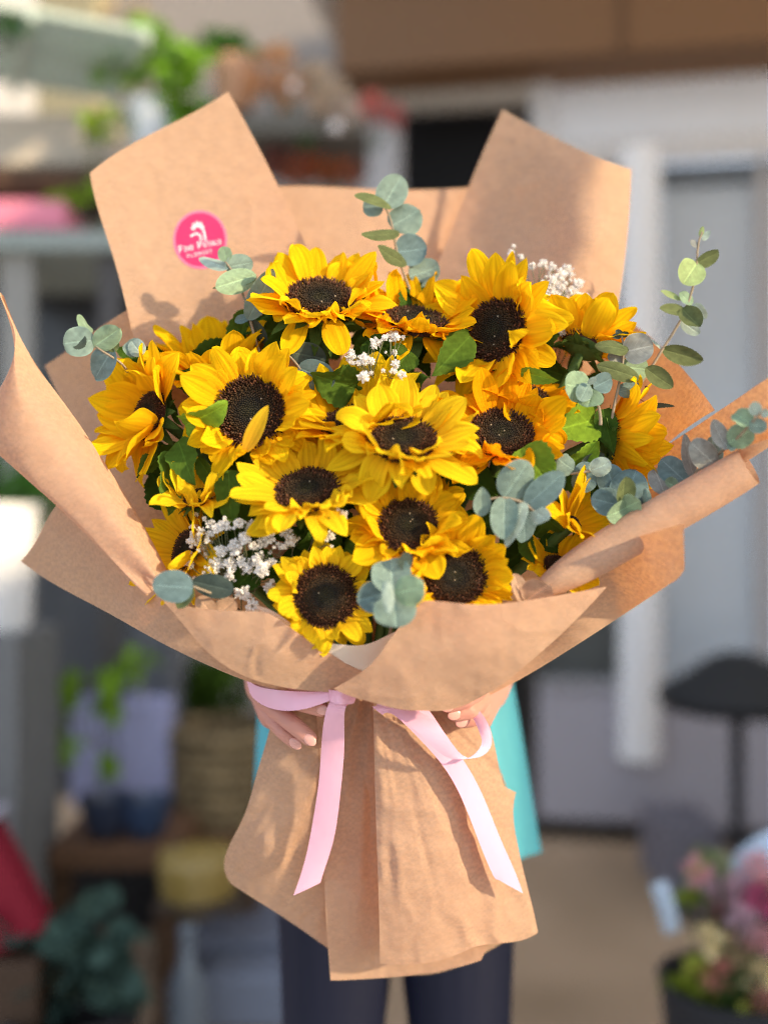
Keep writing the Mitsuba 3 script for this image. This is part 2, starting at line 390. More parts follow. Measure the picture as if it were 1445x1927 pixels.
part(shop, 'sky_toned_door', front(along(1452, .1), 5.0, 0.10, 0.13, 0.05, height(1330, 306, .1)), 'gloss', (0.52, 0.57, 0.63), smooth=False)
part(shop, 'door_frame', front(along(1424, .04), along(1452, .04), 0.04, 0.13, 0.05, height(1430, 306, .1)), 'plain', (0.48, 0.46, 0.46), smooth=False)
part(shop, 'door_frame', front(along(1240, .05), 5.0, 0.05, 0.099, height(1330, 338, .05), height(1330, 308, .05)), 'plain', (0.16, 0.18, 0.20), smooth=False)
part(shop, 'window', front(along(1002, .1), along(1240, .1), 0.10, 0.13, 0.05, height(1120, 300, .1)), 'gloss', (0.075, 0.085, 0.085), smooth=False)  # opaque pane, the dim interior behind it put into the dark colour
part(shop, 'added_side_wall', box((2.2, 0.1, 0), (2.35, 3.6, 2.35), .01), 'plain', (0.70, 0.67, 0.64), smooth=False)  # unseen, added on the right to keep low sun off the background
aw = thing('added_awning', 'unseen white cloth awning over the shop front', 'added_awning')  # out of view, added to shade the background and light it softly
part(aw, 'cloth', loft([[(0.35, 1.2, 2.1), (4.5, 1.2, 2.1), (8.5, 1.2, 2.1)], [(0.35, 2.6, 2.85), (4.5, 2.5, 2.85), (8.5, 2.3, 2.85)], [(0.35, 4.02, 3.55), (4.5, 3.7, 3.55), (8.5, 3.0, 3.55)]], 12, 12), 'awning_cloth')
part(aw, 'rail', tube([(0.35, 1.2, 2.1), (8.5, 1.2, 2.1)], .02), 'plain', (0.6, 0.6, 0.6))
pipe = [(0.0, 0), (.066, 0.004), (.072, .02), (.072, height(1202, 282, -.12) - height(1202, 1432, -.12)), (0, height(1202, 282, -.12) - height(1202, 1432, -.12) + .002)]
sx = along(1203, -.12)
single('downpipe', 'thick white downpipe with a rounded lower end right of the bouquet', 'pipe', lathe(pipe, 28, (sx * math.cos(ANG) - .12 * math.sin(ANG), OY - sx * math.sin(ANG) - .12 * math.cos(ANG), height(1202, 1432, -.12))), 'plain', (0.90, 0.90, 0.92))
cab = thing('low_cabinet', 'long low pale lilac grey cabinet under the grey door on the right', 'cabinet')
part(cab, 'front', front(along(1012, -.06), 5.0, -0.06, 0.02, height(1150, 1548, -.06), height(1150, 1300, -.06)), 'plain', (0.42, 0.40, 0.45), smooth=False)
part(cab, 'plinth', front(along(1005, -.02), 5.0, -0.02, 0.03, 0.004, height(1150, 1548, -.06)), 'plain', (0.03, 0.025, 0.022), smooth=False)
part(cab, 'side', front(along(984, -.05), along(1010, -.05), -0.05, 0.03, 0.004, height(1150, 1180, -.06)), 'plain', (0.045, 0.040, 0.036), smooth=False)
part(cab, 'top', front(along(1010, -.08), 5.0, -0.08, 0.09, height(1150, 1300, -.06) + .001, height(1150, 1288, -.06)), 'plain', (0.36, 0.35, 0.37), smooth=False)

def wobble(v, c, amp=0.25, scale=9, seed=0):
    return (np.full(len(v), float(pal(c))), 1 + amp * 2 * (meshkit.fbm(v * scale, 3, seed) - 0.5))

# bar stool on the right
st = thing('bar_stool', 'black round topped bar stool on a thin pole in front of the grey door', 'stool')
c = P(1388, 1340, 3.2)
part(st, 'seat', lathe([(0, .18), (.05, .178), (.10, .155), (.15, .115), (.20, .085), (.235, .06), (.24, .04), (.22, .012), (.12, 0), (0, 0)], 40, c), 'plain', (0.022, 0.024, 0.028))
part(st, 'pole', tube([c, (c[0], c[1], .02)], .021, sides=14), 'plain', (0.03, 0.03, 0.035))
part(st, 'base', lathe([(0, .03), (.05, .028), (.19, .012), (.20, .001), (0, .001)], 32, (c[0], c[1], 0)), 'plain', (0.03, 0.03, 0.035))

# leafy things
def leaves_mesh(spots, n, size, y, seed, shape=prof_leaf, droop=0.4, aspect=0.55):
    r = np.random.default_rng(seed); out = []; tone = []; uvs = []
    for (px, py, rad) in spots:
        for _ in range(max(3, int(n * rad * rad))):
            d = r.normal(size=3); d = unit(d) * r.uniform(0.2, 1) ** 0.5
            yy = y + d[1] * rad * K * y * 0.8
            q = P(px + d[0] * rad, py + d[2] * rad, yy)
            ax = unit(np.array([d[0], d[1] * 0.6 - 0.15, d[2] - droop]) + r.normal(0, .5, 3))
            L = size * K * y * r.uniform(0.7, 1.3)
            v, f, uv, t = blade(q, ax, np.array([0, -0.7, 0.7]) + r.normal(0, .4, 3), L, L * aspect, shape, bend=r.uniform(-.2, .8), fold=.2, nl=5, nw=4, seed=int(r.integers(1 << 30)))
            out.append((v, f)); tone.append(np.full(len(v), r.uniform(0.7, 1.35))); uvs.append(uv)
    v, f = join(out)
    return v, f, np.concatenate(tone), np.vstack(uvs)
def plant(label, spots, n, size, y, tone, seed, pot=None, pot_tone=None, name='potted_plant', cat='plant', stem=True, **kw):
    k = thing(name, label, cat)
    v, f, tt, uvs = leaves_mesh(spots, n, size, y, seed, **kw)
    part(k, 'foliage', (v, f), 'leaf', tone, uv=uvs, shade=tt, kind='stuff')
    cx, cy, _ = spots[0]
    if pot:
        px, py0, py1, hw = pot
        a = P(px, py1, y); h = (py1 - py0) * K * y; w = hw * K * y
        part(k, 'pot', lathe([(0, .002), (w * .72, .002), (w * .76, .01), (w * .97, h * .85), (w, h * .86), (w, h), (w * .9, h), (w * .86, h * .85), (0, h * .84)], 28, a), 'plain', pot_tone)
        root = P(px, py0 + 4, y)
    else:
        root = P(cx, cy + 60, y + .02)
    if stem:
        part(k, 'stem', join([tube([root, 0.5 * (root + P(a, b, y)) + [0, 0, .01], P(a, b, y)], .004, .002, sides=5, n=6) for a, b, c in spots]), 'plain', (0.10, 0.10, 0.04))
    return k

# left: racks and what stands on them
rack = thing('wire_shelf', 'pale green slatted shelf high at the upper left', 'shelf')
q0 = P(246, 148, 3.05); zz = q0[2]; ra = math.radians(24)
for i in range(11):
    part(rack, 'slat', box((q0[0] - 1.0, q0[1] - .30 + i * .045, zz), (q0[0] + .004 * (i % 3), q0[1] - .30 + i * .045 + .030, zz + .02), .004, ra, q0), 'plain', np.array((0.50, 0.60, 0.53)) * (1 + .12 * ((i * 7) % 5 - 2) / 2), smooth=False)
for dx in (-.62, -.30, -.02):
    part(rack, 'cross_bar', box((q0[0] + dx - .012, q0[1] - .31, zz - .02), (q0[0] + dx + .012, q0[1] + .21, zz - .002), .003, ra, q0), 'plain', (0.46, 0.54, 0.48), smooth=False)
for dx in (-.95, -.02):
    part(rack, 'post', box((q0[0] + dx - .012, q0[1] + .211, 0), (q0[0] + dx + .012, q0[1] + .235, zz + .1), .003, ra, q0), 'plain', (0.40, 0.44, 0.40), smooth=False)
for nm, pxs, lab, cat, col in [('carton', (-120, 212, 205, 312, 3.10, .3), 'cream carton under the pale green slatted shelf', 'box', (0.62, 0.55, 0.47)),
                               ('wooden_board', (-120, 316, 204, 352, 3.02, .4), 'dark brown board between the cream carton and the pink box', 'board', (0.10, 0.058, 0.036)),
                               ('gift_box', (-60, 374, 121, 430, 2.86, .2), 'bright pink flat box at the left edge', 'box', (0.80, 0.26, 0.36))]:
    single(nm, lab, cat, tboxpx(*pxs, .008), 'plain', col, smooth=False)
lo = thing('low_shelf', 'grey green shelf under the bright pink box', 'shelf')
part(lo, 'board', tboxpx(-120, 432, 236, 470, 2.82, .6), 'plain', (0.30, 0.34, 0.32), smooth=False)
for px in (-110, 150):
    part(lo, 'post', tboxpx(px, 353, px + 22, 471, 3.28, .03), 'plain', (0.2, 0.2, 0.19), smooth=False)
part(lo, 'post', tboxpx(0, 471, 60, 2200, 2.86, .04), 'plain', (0.30, 0.29, 0.27), smooth=False)
part(lo, 'post', tboxpx(184, 471, 226, 1560, 2.86, .04), 'plain', (0.085, 0.08, 0.08), smooth=False)
single('dark_panel', 'black window panel below the grey green shelf at the left', 'window', tboxpx(-150, 480, 330, 940, 3.40, .05), 'gloss', (0.022, 0.021, 0.024), smooth=False)
plant('bright green trailing plant in a pale pot at the upper left', [(300, 150, 62), (345, 205, 45), (262, 60, 45), (215, 110, 40), (330, 95, 40), (200, 235, 34)], 0.013, 40, 2.95, (0.15, 0.30, 0.03), 301, (285, 195, 290, 46), (0.62, 0.66, 0.70), aspect=.7)
plant('dark green bushy plant in a peach pot above the left paper corner', [(415, 82, 40), (450, 95, 30), (385, 90, 26)], 0.016, 30, 3.1, (0.06, 0.15, 0.03), 302, (440, 115, 212, 42), (0.62, 0.34, 0.20), aspect=.7)
plant('yellow green leaves hanging beside the pink box', [(150, 365, 34), (195, 225, 30), (180, 250, 24)], 0.016, 34, 2.9, (0.22, 0.34, 0.03), 303, None, aspect=.6)
plant('small green leaf sprig at the top left corner', [(10, 45, 30)], 0.02, 36, 2.7, (0.06, 0.17, 0.04), 304, None, aspect=.6)
plant('pale brown dry twigs left of the bright trailing plant', [(235, 25, 40), (210, 80, 30), (270, 20, 25)], 0.012, 26, 3.0, (0.36, 0.27, 0.14), 305, None, aspect=.5)
single('plant_shelf', 'small board that carries the pale pot of the bright trailing plant', 'shelf', tboxpx(232, 291, 345, 303, 2.86, .2), 'plain', (0.3, 0.27, 0.23), smooth=False)
def rosette(r, petals=13):
    out = []
    for i in range(petals):
        z = 1 - 1.7 * (i + 0.5) / petals; a = i * 2.4
        d = np.array([math.sqrt(1 - z * z) * math.cos(a), math.sqrt(1 - z * z) * math.sin(a), z])
        s = unit(np.cross(d, r.normal(size=3)))
        v, f, uv, t = blade(d * .3, unit(d * .5 + 0.9 * np.array([0, 0, 1.0]) * (0.5 if z > 0 else 0.2) + .5 * d), s, .8, .9, lambda t: (t + .15) ** .5 * (1.08 - t) ** .35, bend=.5, cup=.3, wave=.05, nl=4, nw=4, seed=int(r.integers(1 << 30)))
        out.append((v, f))
    return join(out)
def blooms(name, label, cat, items, y, seed, spread=0.03):
    k = thing(name, label, cat); r = np.random.default_rng(seed)
    for px, py, rad, col in items:
        yy = y + r.uniform(-spread, spread); v, f = rosette(r)
        a = r.uniform(0, 6.28); c, s = math.cos(a), math.sin(a)
        v = v @ np.array([[c, s, 0], [-s, c, 0], [0, 0, 1]]) @ np.array([[1, 0, 0], [0, .5, .87], [0, -.87, .5]])
        v = v * rad * K * yy + P(px, py, yy)
        part(k, 'bloom', (v, f), 'petal', col, shade=r.uniform(.85, 1.1), uv=np.full((len(v), 2), .7))
    q = P(np.mean([i[0] for i in items]), max(i[1] for i in items) + 60, y)
    part(k, 'stem', join([tube([P(px, py, y + .02), q], .004, sides=5) for px, py, *_ in items]), 'leaf', (0.06, 0.11, 0.03))
    return k
blooms('dried_bunch', 'bunch of peach and cream dried blooms above the notch of the paper', 'dried flowers', [(520, 120, 40, (.80, .46, .24)), (495, 165, 36, (.80, .42, .20)), (545, 175, 36, (.78, .48, .28)), (590, 150, 38, (.72, .55, .38)), (625, 185, 40, (.70, .55, .40)), (600, 215, 34, (.70, .55, .42)), (650, 215, 30, (.72, .58, .48))], 3.05, 311)
blooms('dried_bunch', 'salmon red dried blooms beside the dark doorway', 'dried flowers', [(700, 205, 32, (.70, .22, .18)), (735, 220, 28, (.62, .20, .18)), (675, 225, 26, (.66, .28, .22))], 3.2, 312)
blooms('dried_bunch', 'rust red dried blooms just above the low middle paper panel', 'dried flowers', [(520, 310, 32, (.34, .12, .10)), (560, 320, 34, (.42, .13, .07)), (605, 325, 36, (.55, .18, .07)), (640, 330, 34, (.60, .22, .10)), (670, 320, 24, (.50, .2, .14))], 3.15, 313)
single('grey_shelf', 'dark grey shelf board under the peach dried blooms', 'shelf', tboxpx(392, 214, 690, 250, 3.04, .42), 'plain', (0.15, 0.14, 0.12), smooth=False)
for px, py, rad in ((552, 162, 9), (632, 238, 11)):  # added white balls that stand for bright blurred glints
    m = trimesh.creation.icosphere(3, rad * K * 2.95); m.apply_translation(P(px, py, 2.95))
    single('glint_ball', 'added white ball for a blurred glint among the peach dried blooms' if py < 200 else 'added white ball for a blurred glint under the cream dried blooms', 'glint', m, 'plain', (0.95, 0.88, 0.86))
# left middle and below
single('white_bucket', 'sunlit white bucket at the left edge below the left paper wing', 'bucket', lathe([(0, 0), (.10, 0), (.115, .02), (.135, .30), (.14, .31), (.13, .31), (.12, .28), (0, .27)], 32, P(-40, 1195, 2.5)), 'plain', (0.85, 0.85, 0.86))
single('display_plinth', 'grey plinth under the white bucket at the left edge', 'plinth', tboxpx(-120, 1197, 34, 1920, 2.36, .3), 'plain', (0.16, 0.165, 0.17), smooth=False)
plant('green shrub leaves at the left edge above the white bucket', [(30, 905, 55), (-20, 930, 60), (80, 950, 36)], 0.010, 44, 2.75, (0.07, 0.17, 0.03), 321, None)
tank = thing('glass_tank', 'grey glass tank with green leaves at the left, under the lower left paper corner', 'tank')
part(tank, 'pane', tboxpx(40, 1060, 330, 1500, 3.0, .3), 'gloss', (0.135, 0.145, 0.165), smooth=False)
part(tank, 'rail', tboxpx(318, 1040, 336, 1600, 2.97, .025), 'plain', (0.16, 0.16, 0.17), smooth=False)
plant('light green leaves hanging before the glass tank', [(120, 1275, 26), (190, 1270, 26), (250, 1245, 26), (210, 1320, 22), (115, 1390, 34), (205, 1430, 20), (265, 1225, 20)], 0.010, 48, 2.75, (0.17, 0.30, 0.03), 322, None, droop=1.4)
bag = thing('paper_bag', 'lilac paper bag standing before the glass tank', 'bag')
part(bag, 'sack', tboxpx(132, 1318, 318, 1524, 2.86, .1, .012), 'plain', (0.36, 0.37, 0.58), smooth=False)
part(bag, 'handle', tube([P(180, 1320, 2.86), P(195, 1285, 2.86), P(255, 1285, 2.86), P(270, 1320, 2.86)], .004, n=12), 'plain', (0.5, 0.48, 0.6))
for px, w, col in ((200, 52, (0.03, 0.04, 0.07)), (275, 50, (0.035, 0.06, 0.12))):
    q = P(px, 1576, 2.62); r = w * K * 2.62
    single('bowl', 'dark grey bowl on the brown bench' if px < 250 else 'dark blue bowl on the brown bench', 'bowl', lathe([(0, 0), (r * .5, 0), (r * .8, r * .5), (r, r * 1.5), (r * .95, r * 1.5), (r * .7, r * .5), (0, r * .2)], 30, q), 'gloss', col)
bench = thing('wooden_bench', 'brown wooden bench at the lower left carrying bowls and a basket', 'bench')
part(bench, 'step_top', tboxpx(337, 1594, 500, 1640, 2.72, .45), 'plain', (0.15, 0.078, 0.042), smooth=False)
part(bench, 'shelf_board', tboxpx(285, 1706, 455, 1726, 2.33, .36), 'plain', (0.05, 0.035, 0.025), smooth=False)
part(bench, 'top', tboxpx(90, 1594, 335, 1640, 2.55, .55), 'plain', (0.15, 0.078, 0.042), smooth=False)
for px, yl in ((110, 2.58), (310, 2.45), (465, 2.76)):
    part(bench, 'leg', tboxpx(px - 18, 1727 if px == 310 else 1641, px + 18, 963.5 + 1.2 / (K * yl) - 1, yl, .05), 'plain', (0.10, 0.055, 0.03), smooth=False)
part(bench, 'dark_backing', tboxpx(60, 1641, 560, 2200, 3.05, .03), 'plain', (0.025, 0.024, 0.026), smooth=False)  # near-black sheet, the darkness under the bench put into its colour
bk = thing('woven_basket', 'golden woven basket left of the paper skirt', 'basket')
q = P(415, 1592, 2.85)
for i in range(9):
    g = np.linspace(0, 2 * np.pi, 61); rad = .125 + .004 * i
    pts = np.stack([q[0] + rad * (1 + .03 * np.cos(g * 10 + np.pi * (i % 2))) * np.cos(g), q[1] + .12 + rad * (1 + .03 * np.cos(g * 10 + np.pi * (i % 2))) * np.sin(g), np.full(61, q[2] + .018 + i * .034)], 1)
    v, f = tube(pts, .018, sides=8)
    part(bk, 'weave', (v, f), 'plain', wobble(v, (0.23, 0.165, 0.085), 1.2, 26, i))
plant('dark green foliage behind the golden basket', [(385, 1290, 62), (440, 1280, 50), (345, 1275, 46), (410, 1350, 50)], 0.012, 40, 3.2, (0.045, 0.085, 0.012), 323, None)
q = P(372, 1705, 2.42); h = .125
single('gold_tin', 'low round gold tin at the lower left of the paper skirt', 'tin', lathe([(0, 0), (.082, 0), (.086, .006), (.086, .07), (.09, .072), (.09, .105), (.085, h), (.04, h + .004), (0, h + .004)], 36, q), 'gloss', (0.30, 0.21, 0.06))
single('wooden_crate', 'dark wooden crate under the crimson bag at the lower left edge', 'crate', tboxpx(-130, 1815, 70, 2100, 2.06, .2), 'plain', (0.06, 0.035, 0.022), smooth=False)
rbag = thing('red_bag', 'crimson bag with a white flap at the lower left edge', 'bag')
v, f = box((-.16, 0, -.14), (.07, .08, .10), .01); a = math.radians(-28)
R = np.array([[math.cos(a), 0, math.sin(a)], [0, 1, 0], [-math.sin(a), 0, math.cos(a)]])
part(rbag, 'sack', ((v @ R.T) + P(-36, 1668, 2.1), f), 'plain', (0.22, 0.006, 0.022), smooth=False)
v, f = box((-.17, -.004, .101), (.085, .084, .118), .004)
part(rbag, 'flap', ((v @ R.T) + P(-32, 1666, 2.1), f), 'plain', (0.36, 0.35, 0.42), smooth=False)
plant('dusky teal leafed plant in a black tub at the lower left corner', [(60, 1750, 50), (130, 1770, 50), (200, 1760, 50), (110, 1840, 60), (215, 1850, 50), (40, 1880, 50), (170, 1700, 36), (20, 1800, 40)], 0.0062, 62, 2.15, (0.055, 0.095, 0.08), 324, (130, 1885, 2160, 130), (0.02, 0.02, 0.025), shape=prof_round, aspect=.8)
for i, (px0, py0, px1, py1, y, d) in enumerate([(400, 1716, 560, 1775, 2.95, .3), (330, 1765, 600, 1885, 2.6, .3), (380, 1838, 640, 1940, 2.45, .14)]):
    single('stone_block' if i else 'wooden_step', ['narrow brown step beside the navy trousers', 'blue grey stone block, upper one behind the navy trousers', 'blue grey stone block, lower one behind the navy trousers'][i], 'block' if i else 'step', tboxpx(px0, py0, px1, py1, y, d, .01), 'plain', [(0.14, 0.075, 0.05), (0.18, 0.20, 0.27), (0.20, 0.23, 0.31)][i], smooth=False)
for px, col, lab in ((352, (0.14, 0.17, 0.21), 'dim blue grey bottle standing left of the navy trousers'),):
    q = P(px, 1990, 2.3)
    single('glass_bottle', lab, 'bottle', lathe([(0, 0), (.04, 0), (.044, .01), (.044, .16), (.018, .21), (.016, .27), (.019, .272), (.018, .285), (0, .285)], 28, q), 'gloss', col)
# right: bucket of mixed flowers
PK, MG, CR, LM, PL = (.80, .42, .46), (.55, .12, .24), (.88, .76, .44), (.50, .56, .10), (.78, .55, .66)
blooms('mixed_bouquet', 'mixed bouquet of pink, cream and lime blooms in the lower right corner', 'bouquet',
       [(1310, 1640, 30, PK), (1352, 1622, 26, (.40, .46, .28)), (1335, 1690, 34, PL), (1390, 1680, 36, PL), (1435, 1690, 36, MG), (1425, 1630, 30, PK), (1345, 1730, 30, MG), (1400, 1735, 36, PL), (1330, 1770, 34, CR), (1380, 1785, 34, (.66, .5, .3)), (1430, 1770, 32, PK), (1345, 1835, 36, (.60, .26, .22)), (1400, 1825, 36, CR), (1310, 1825, 26, LM), (1440, 1830, 30, CR), (1385, 1880, 32, LM), (1435, 1890, 34, (.6, .28, .24)), (1340, 1885, 24, LM), (1405, 1930, 36, LM)], 2.0, 331, .06)
plant('lime green leaves round the mixed bouquet in the lower right corner', [(1310, 1610, 24), (1300, 1680, 24), (1300, 1840, 40), (1360, 1900, 50), (1440, 1920, 50)], 0.012, 40, 2.05, (0.20, 0.26, 0.03), 332, None, name='leaf_sprig')
single('flower_bucket', 'dark bucket that holds the mixed bouquet in the lower right corner', 'bucket', lathe([(0, 0), (.11, 0), (.12, .01), (.15, .28), (.155, .29), (.14, .29), (.13, .02), (0, .02)], 32, P(1390, 2127, 2.06)), 'plain', (0.03, 0.03, 0.035))
def sleeve(rows, label):
    single('plastic_sleeve', label, 'wrap', loft([[P(*q) for q in r] for r in rows], 16, 10), 'gloss', (0.50, 0.62, 0.78))  # bluish glints on clear plastic put into one opaque pale blue
sleeve([[(1222, 1668, 1.98), (1238, 1660, 1.96), (1256, 1658, 1.97)], [(1236, 1710, 1.98), (1252, 1704, 1.96), (1270, 1702, 1.97)], [(1250, 1760, 2.0), (1266, 1756, 1.98), (1282, 1750, 2.0)]], 'plastic sleeve edge with glints painted pale blue, standing left of the mixed bouquet')
sleeve([[(1380, 1610, 2.1), (1415, 1580, 2.06), (1460, 1560, 2.05)], [(1375, 1640, 2.08), (1420, 1620, 2.04), (1465, 1610, 2.03)], [(1385, 1668, 2.1), (1425, 1650, 2.06), (1470, 1640, 2.05)]], 'pale blue plastic sleeve behind the mixed bouquet')
single('grey_crate', 'dim grey lilac crate behind the mixed bouquet', 'crate', tboxpx(1248, 1560, 1360, 1689, 3.3, .3), 'plain', (0.17, 0.16, 0.19), smooth=False)
# ------------------------------------------------------------------ the wrapping paper
back_left_ctrl = [(430, 172, 1.165), (170, 325, 1.125), (300, 250, 1.15), (240, 600, 1.085), (330, 450, 1.125), (500, 330, 1.155), (560, 560, 1.11), (400, 650, 1.095), (560, 900, 1.09), (690, 1280, 1.10)]
paper('tall lit kraft paper panel at the upper left with the round pink sticker on it',
      sheet([(429, 171, 'c'), (300, 243), (215, 290), (169, 325, 'c'), (180, 378), (215, 490), (236, 570), (252, 640, 'c'), (640, 1250, 'c'), (720, 1250, 'c'), (640, 650, 'c'), (575, 460, 'c'), (520, 342), (470, 245)],
            back_left_ctrl, crinkle=0.0012, seed=3))
paper('low middle kraft paper panel between the two tall back panels, behind the top eucalyptus sprig',
      sheet([(500, 352, 'c'), (600, 350), (700, 355), (800, 356), (905, 350, 'c'), (900, 640, 'c'), (740, 1250, 'c'), (660, 1250, 'c'), (480, 640, 'c')],
            [(500, 352, 1.235), (905, 350, 1.265), (700, 352, 1.25), (700, 600, 1.19), (500, 600, 1.18), (900, 620, 1.235), (700, 1250, 1.105)], crinkle=0.002, crease=0.002, seed=5))
paper('tall plain kraft paper panel at the upper right with a curled right edge',
      sheet([(946, 205, 'c'), (1000, 235), (1100, 285), (1188, 318, 'c'), (1184, 400), (1174, 500), (1160, 590), (1150, 640, 'c'), (760, 1250, 'c'), (700, 1250, 'c'), (790, 640, 'c'), (822, 500, 'c'), (880, 355), (920, 260)],
            [(946, 205, 1.235), (1080, 275, 1.162), (1140, 300, 1.135), (1188, 322, 1.165), (880, 360, 1.228), (1020, 430, 1.152), (1120, 450, 1.102), (1176, 470, 1.136), (1100, 580, 1.092), (1158, 590, 1.122), (830, 500, 1.205), (950, 640, 1.130), (760, 1250, 1.105)], crinkle=0.0012, seed=8))
paper('brown inner kraft paper wall at the left, behind the curled left wing',
      sheet([(84, 688, 'c'), (140, 650), (200, 608), (245, 580, 'c'), (300, 640), (420, 700, 'c'), (640, 1260, 'c'), (560, 1270, 'c'), (300, 1090), (180, 900, 'c'), (110, 745, 'c')],
            [(84, 688, 1.170), (245, 580, 1.105), (180, 800, 1.150), (300, 800, 1.11), (400, 700, 1.10), (280, 1000, 1.07), (600, 1260, 1.085)], crinkle=0.002, crease=0.0015, seed=11))
paper('glowing orange kraft paper panel at the right, backlit, pointing up beside the grey door',
      sheet([(1130, 560, 'c'), (1163, 592, 'c'), (1230, 640), (1290, 700), (1345, 772, 'c'), (1300, 800), (1228, 862, 'c'), (1150, 1010, 'c'), (800, 1270, 'c'), (740, 1270, 'c'), (1000, 800, 'c')],
            [(1163, 592, 1.205), (1345, 772, 0.985), (1228, 862, 1.10), (1270, 740, 1.072), (1130, 560, 1.235), (1050, 800, 1.22), (1150, 1000, 1.10), (780, 1270, 1.13)], crinkle=0.0015, seed=13))
paper('kraft paper corner behind the long eucalyptus sprig at the right edge of the picture',
      sheet([(1222, 858, 'c'), (1290, 815), (1348, 776, 'c'), (1390, 748), (1450, 708), (1500, 680, 'c'), (1520, 790, 'c'), (1400, 850, 'c'), (1200, 1010, 'c'), (820, 1275, 'c'), (780, 1275, 'c'), (1100, 990, 'c')],
            [(1222, 858, 1.060), (1348, 776, 0.978), (1500, 680, 0.880), (1520, 790, 0.880), (1400, 850, 0.962), (1200, 1000, 1.05), (800, 1275, 1.10)], crinkle=0.0015, seed=15))
# the outer sheets below the wings
paper('lower left outer kraft paper sheet with a pointed corner, below the left wing',
      sheet([(112, 944, 'c'), (96, 965), (60, 1030), (39, 1056, 'c'), (90, 1092), (200, 1152), (300, 1208), (400, 1256), (470, 1284), (540, 1300, 'c'), (640, 1310, 'c'), (520, 1230, 'c'), (320, 1115), (200, 1010, 'c')],
            [(112, 944, 1.050), (39, 1056, 1.085), (200, 1150, 1.025), (200, 1020, 1.004), (320, 1120, 0.966), (330, 1210, 0.978), (470, 1284, 0.985), (640, 1310, 1.01), (520, 1230, 0.985)], crinkle=0.0015, seed=17))
paper('lower right outer kraft paper sheet glowing dark orange below the rolled right wing',
      sheet([(1286, 985, 'c'), (1288, 1070, 'c'), (1280, 1084), (1262, 1098, 'c'), (1150, 1172), (1060, 1230), (980, 1278), (935, 1302), (875, 1330, 'c'), (830, 1310, 'c'), (1000, 1110, 'c'), (1150, 1025, 'c')],
            [(1282, 990, .880), (1283, 1080, .915), (1262, 1098, .930), (1150, 1172, 1.020), (1150, 1090, .990), (1140, 1045, .972), (980, 1278, 1.048), (875, 1330, 1.045), (830, 1310, 1.025), (1000, 1150, 1.02), (1080, 1150, .995)], crinkle=0.0012, seed=19))
# front panels
front_left_ctrl = [(262, 1072, .945), (330, 1140, .932), (400, 1150, .924), (530, 1165, .924), (580, 1200, .932), (690, 1270, .968), (640, 1302, .974), (520, 1291, .955), (420, 1250, .940), (330, 1165, .932), (500, 1230, .930)]
front_left_out = [(258, 1062, 'c'), (290, 1095), (330, 1135), (360, 1143), (420, 1149), (490, 1151, 'c'), (510, 1157), (545, 1180), (575, 1202), (630, 1236), (700, 1276, 'c'), (660, 1312, 'c'), (632, 1303, 'c'), (580, 1300), (520, 1291), (450, 1268), (408, 1242), (370, 1205), (310, 1135, 'c')]
paper('lower left front kraft paper panel, creased, with flat top edge under the baby’s breath',
      sheet(front_left_out, front_left_ctrl, step=6, crinkle=0.0018, crease=0.0045, scale=0.03, ridge=0.0018, seed=21))
front_right_ctrl = [(800, 1130, .910), (985, 1130, .912), (1140, 1105, .935), (900, 1230, .914), (1000, 1235, .928), (750, 1180, .912), (700, 1245, .918), (800, 1270, .920), (880, 1330, .948), (800, 1337, .938), (720, 1325, .936), (630, 1295, .938)]
paper('large lower right front kraft paper panel that laps over the left one above the ribbon',
      sheet([(798, 1131, 'c'), (820, 1131), (860, 1135), (900, 1138), (985, 1131), (1060, 1119), (1142, 1104, 'c'), (1100, 1150), (1040, 1208), (980, 1260), (945, 1288), (905, 1312, 'c'), (880, 1325), (845, 1336), (800, 1338), (745, 1334), (700, 1322), (655, 1309), (628, 1296, 'c'), (665, 1275), (705, 1243), (735, 1202), (765, 1166), (790, 1136, 'c')],
            front_right_ctrl, step=6, crinkle=0.0014, crease=0.0022, scale=0.025, ridge=0.0014, seed=23))
paper('white inner tissue sheet showing in the notch between the two front panels',
      sheet([(480, 1140, 'c'), (545, 1172), (600, 1207), (640, 1213), (684, 1214), (715, 1203), (752, 1186, 'c'), (790, 1180, 'c'), (740, 1290, 'c'), (650, 1290, 'c'), (560, 1230, 'c')],
            [(480, 1140, .94), (600, 1207, .938), (684, 1214, .945), (740, 1186, .935), (740, 1290, .985), (650, 1290, .985), (560, 1230, .955), (690, 1250, .960)], step=6, crinkle=0.001, seed=25), 'tissue', 'tissue_sheet')

# left wing: a half cone that bulges towards the lens
def wing_left():
    inner = [(3, 562, 1.02), (60, 680, 1.005), (130, 782, 0.995), (205, 895, 0.985), (260, 985, 0.972), (300, 1062, 0.962), (316, 1090, 0.962)]
    crest = [(-70, 690, 0.972), (30, 772, 0.955), (75, 885, 0.952), (150, 965, 0.948), (218, 1040, 0.945), (268, 1087, 0.945), (296, 1106, 0.947)]
    outer = [(-150, 800, 1.02), (-22, 832, 1.01), (32, 878, 1.0), (105, 940, 0.99), (180, 1012, 0.978), (240, 1078, 0.965), (280, 1120, 0.958)]
    rows = []
    for a, b, c in zip(inner, crest, outer):
        A, B, C = P(*a), P(*b), P(*c)
        q1 = 0.5 * (A + B) + np.array([0, -0.013, 0]) + 0.10 * (A - C)
        q2 = 0.5 * (C + B) + np.array([0, -0.013, 0]) + 0.08 * (C - A)
        A0 = A + np.array([0, 0.025, 0]) - 0.06 * (A - C)
        rows.append([A0, A, q1, B, q2, C])
    rows[0] = [P(7, 557, 1.035), P(2, 561, 1.022), P(23, 610, .985), P(29, 652, .968), P(14, 706, .972), P(-42, 774, 1.0)]
    return loft(rows, 90, 50, crinkle=0.0012, seed=31)
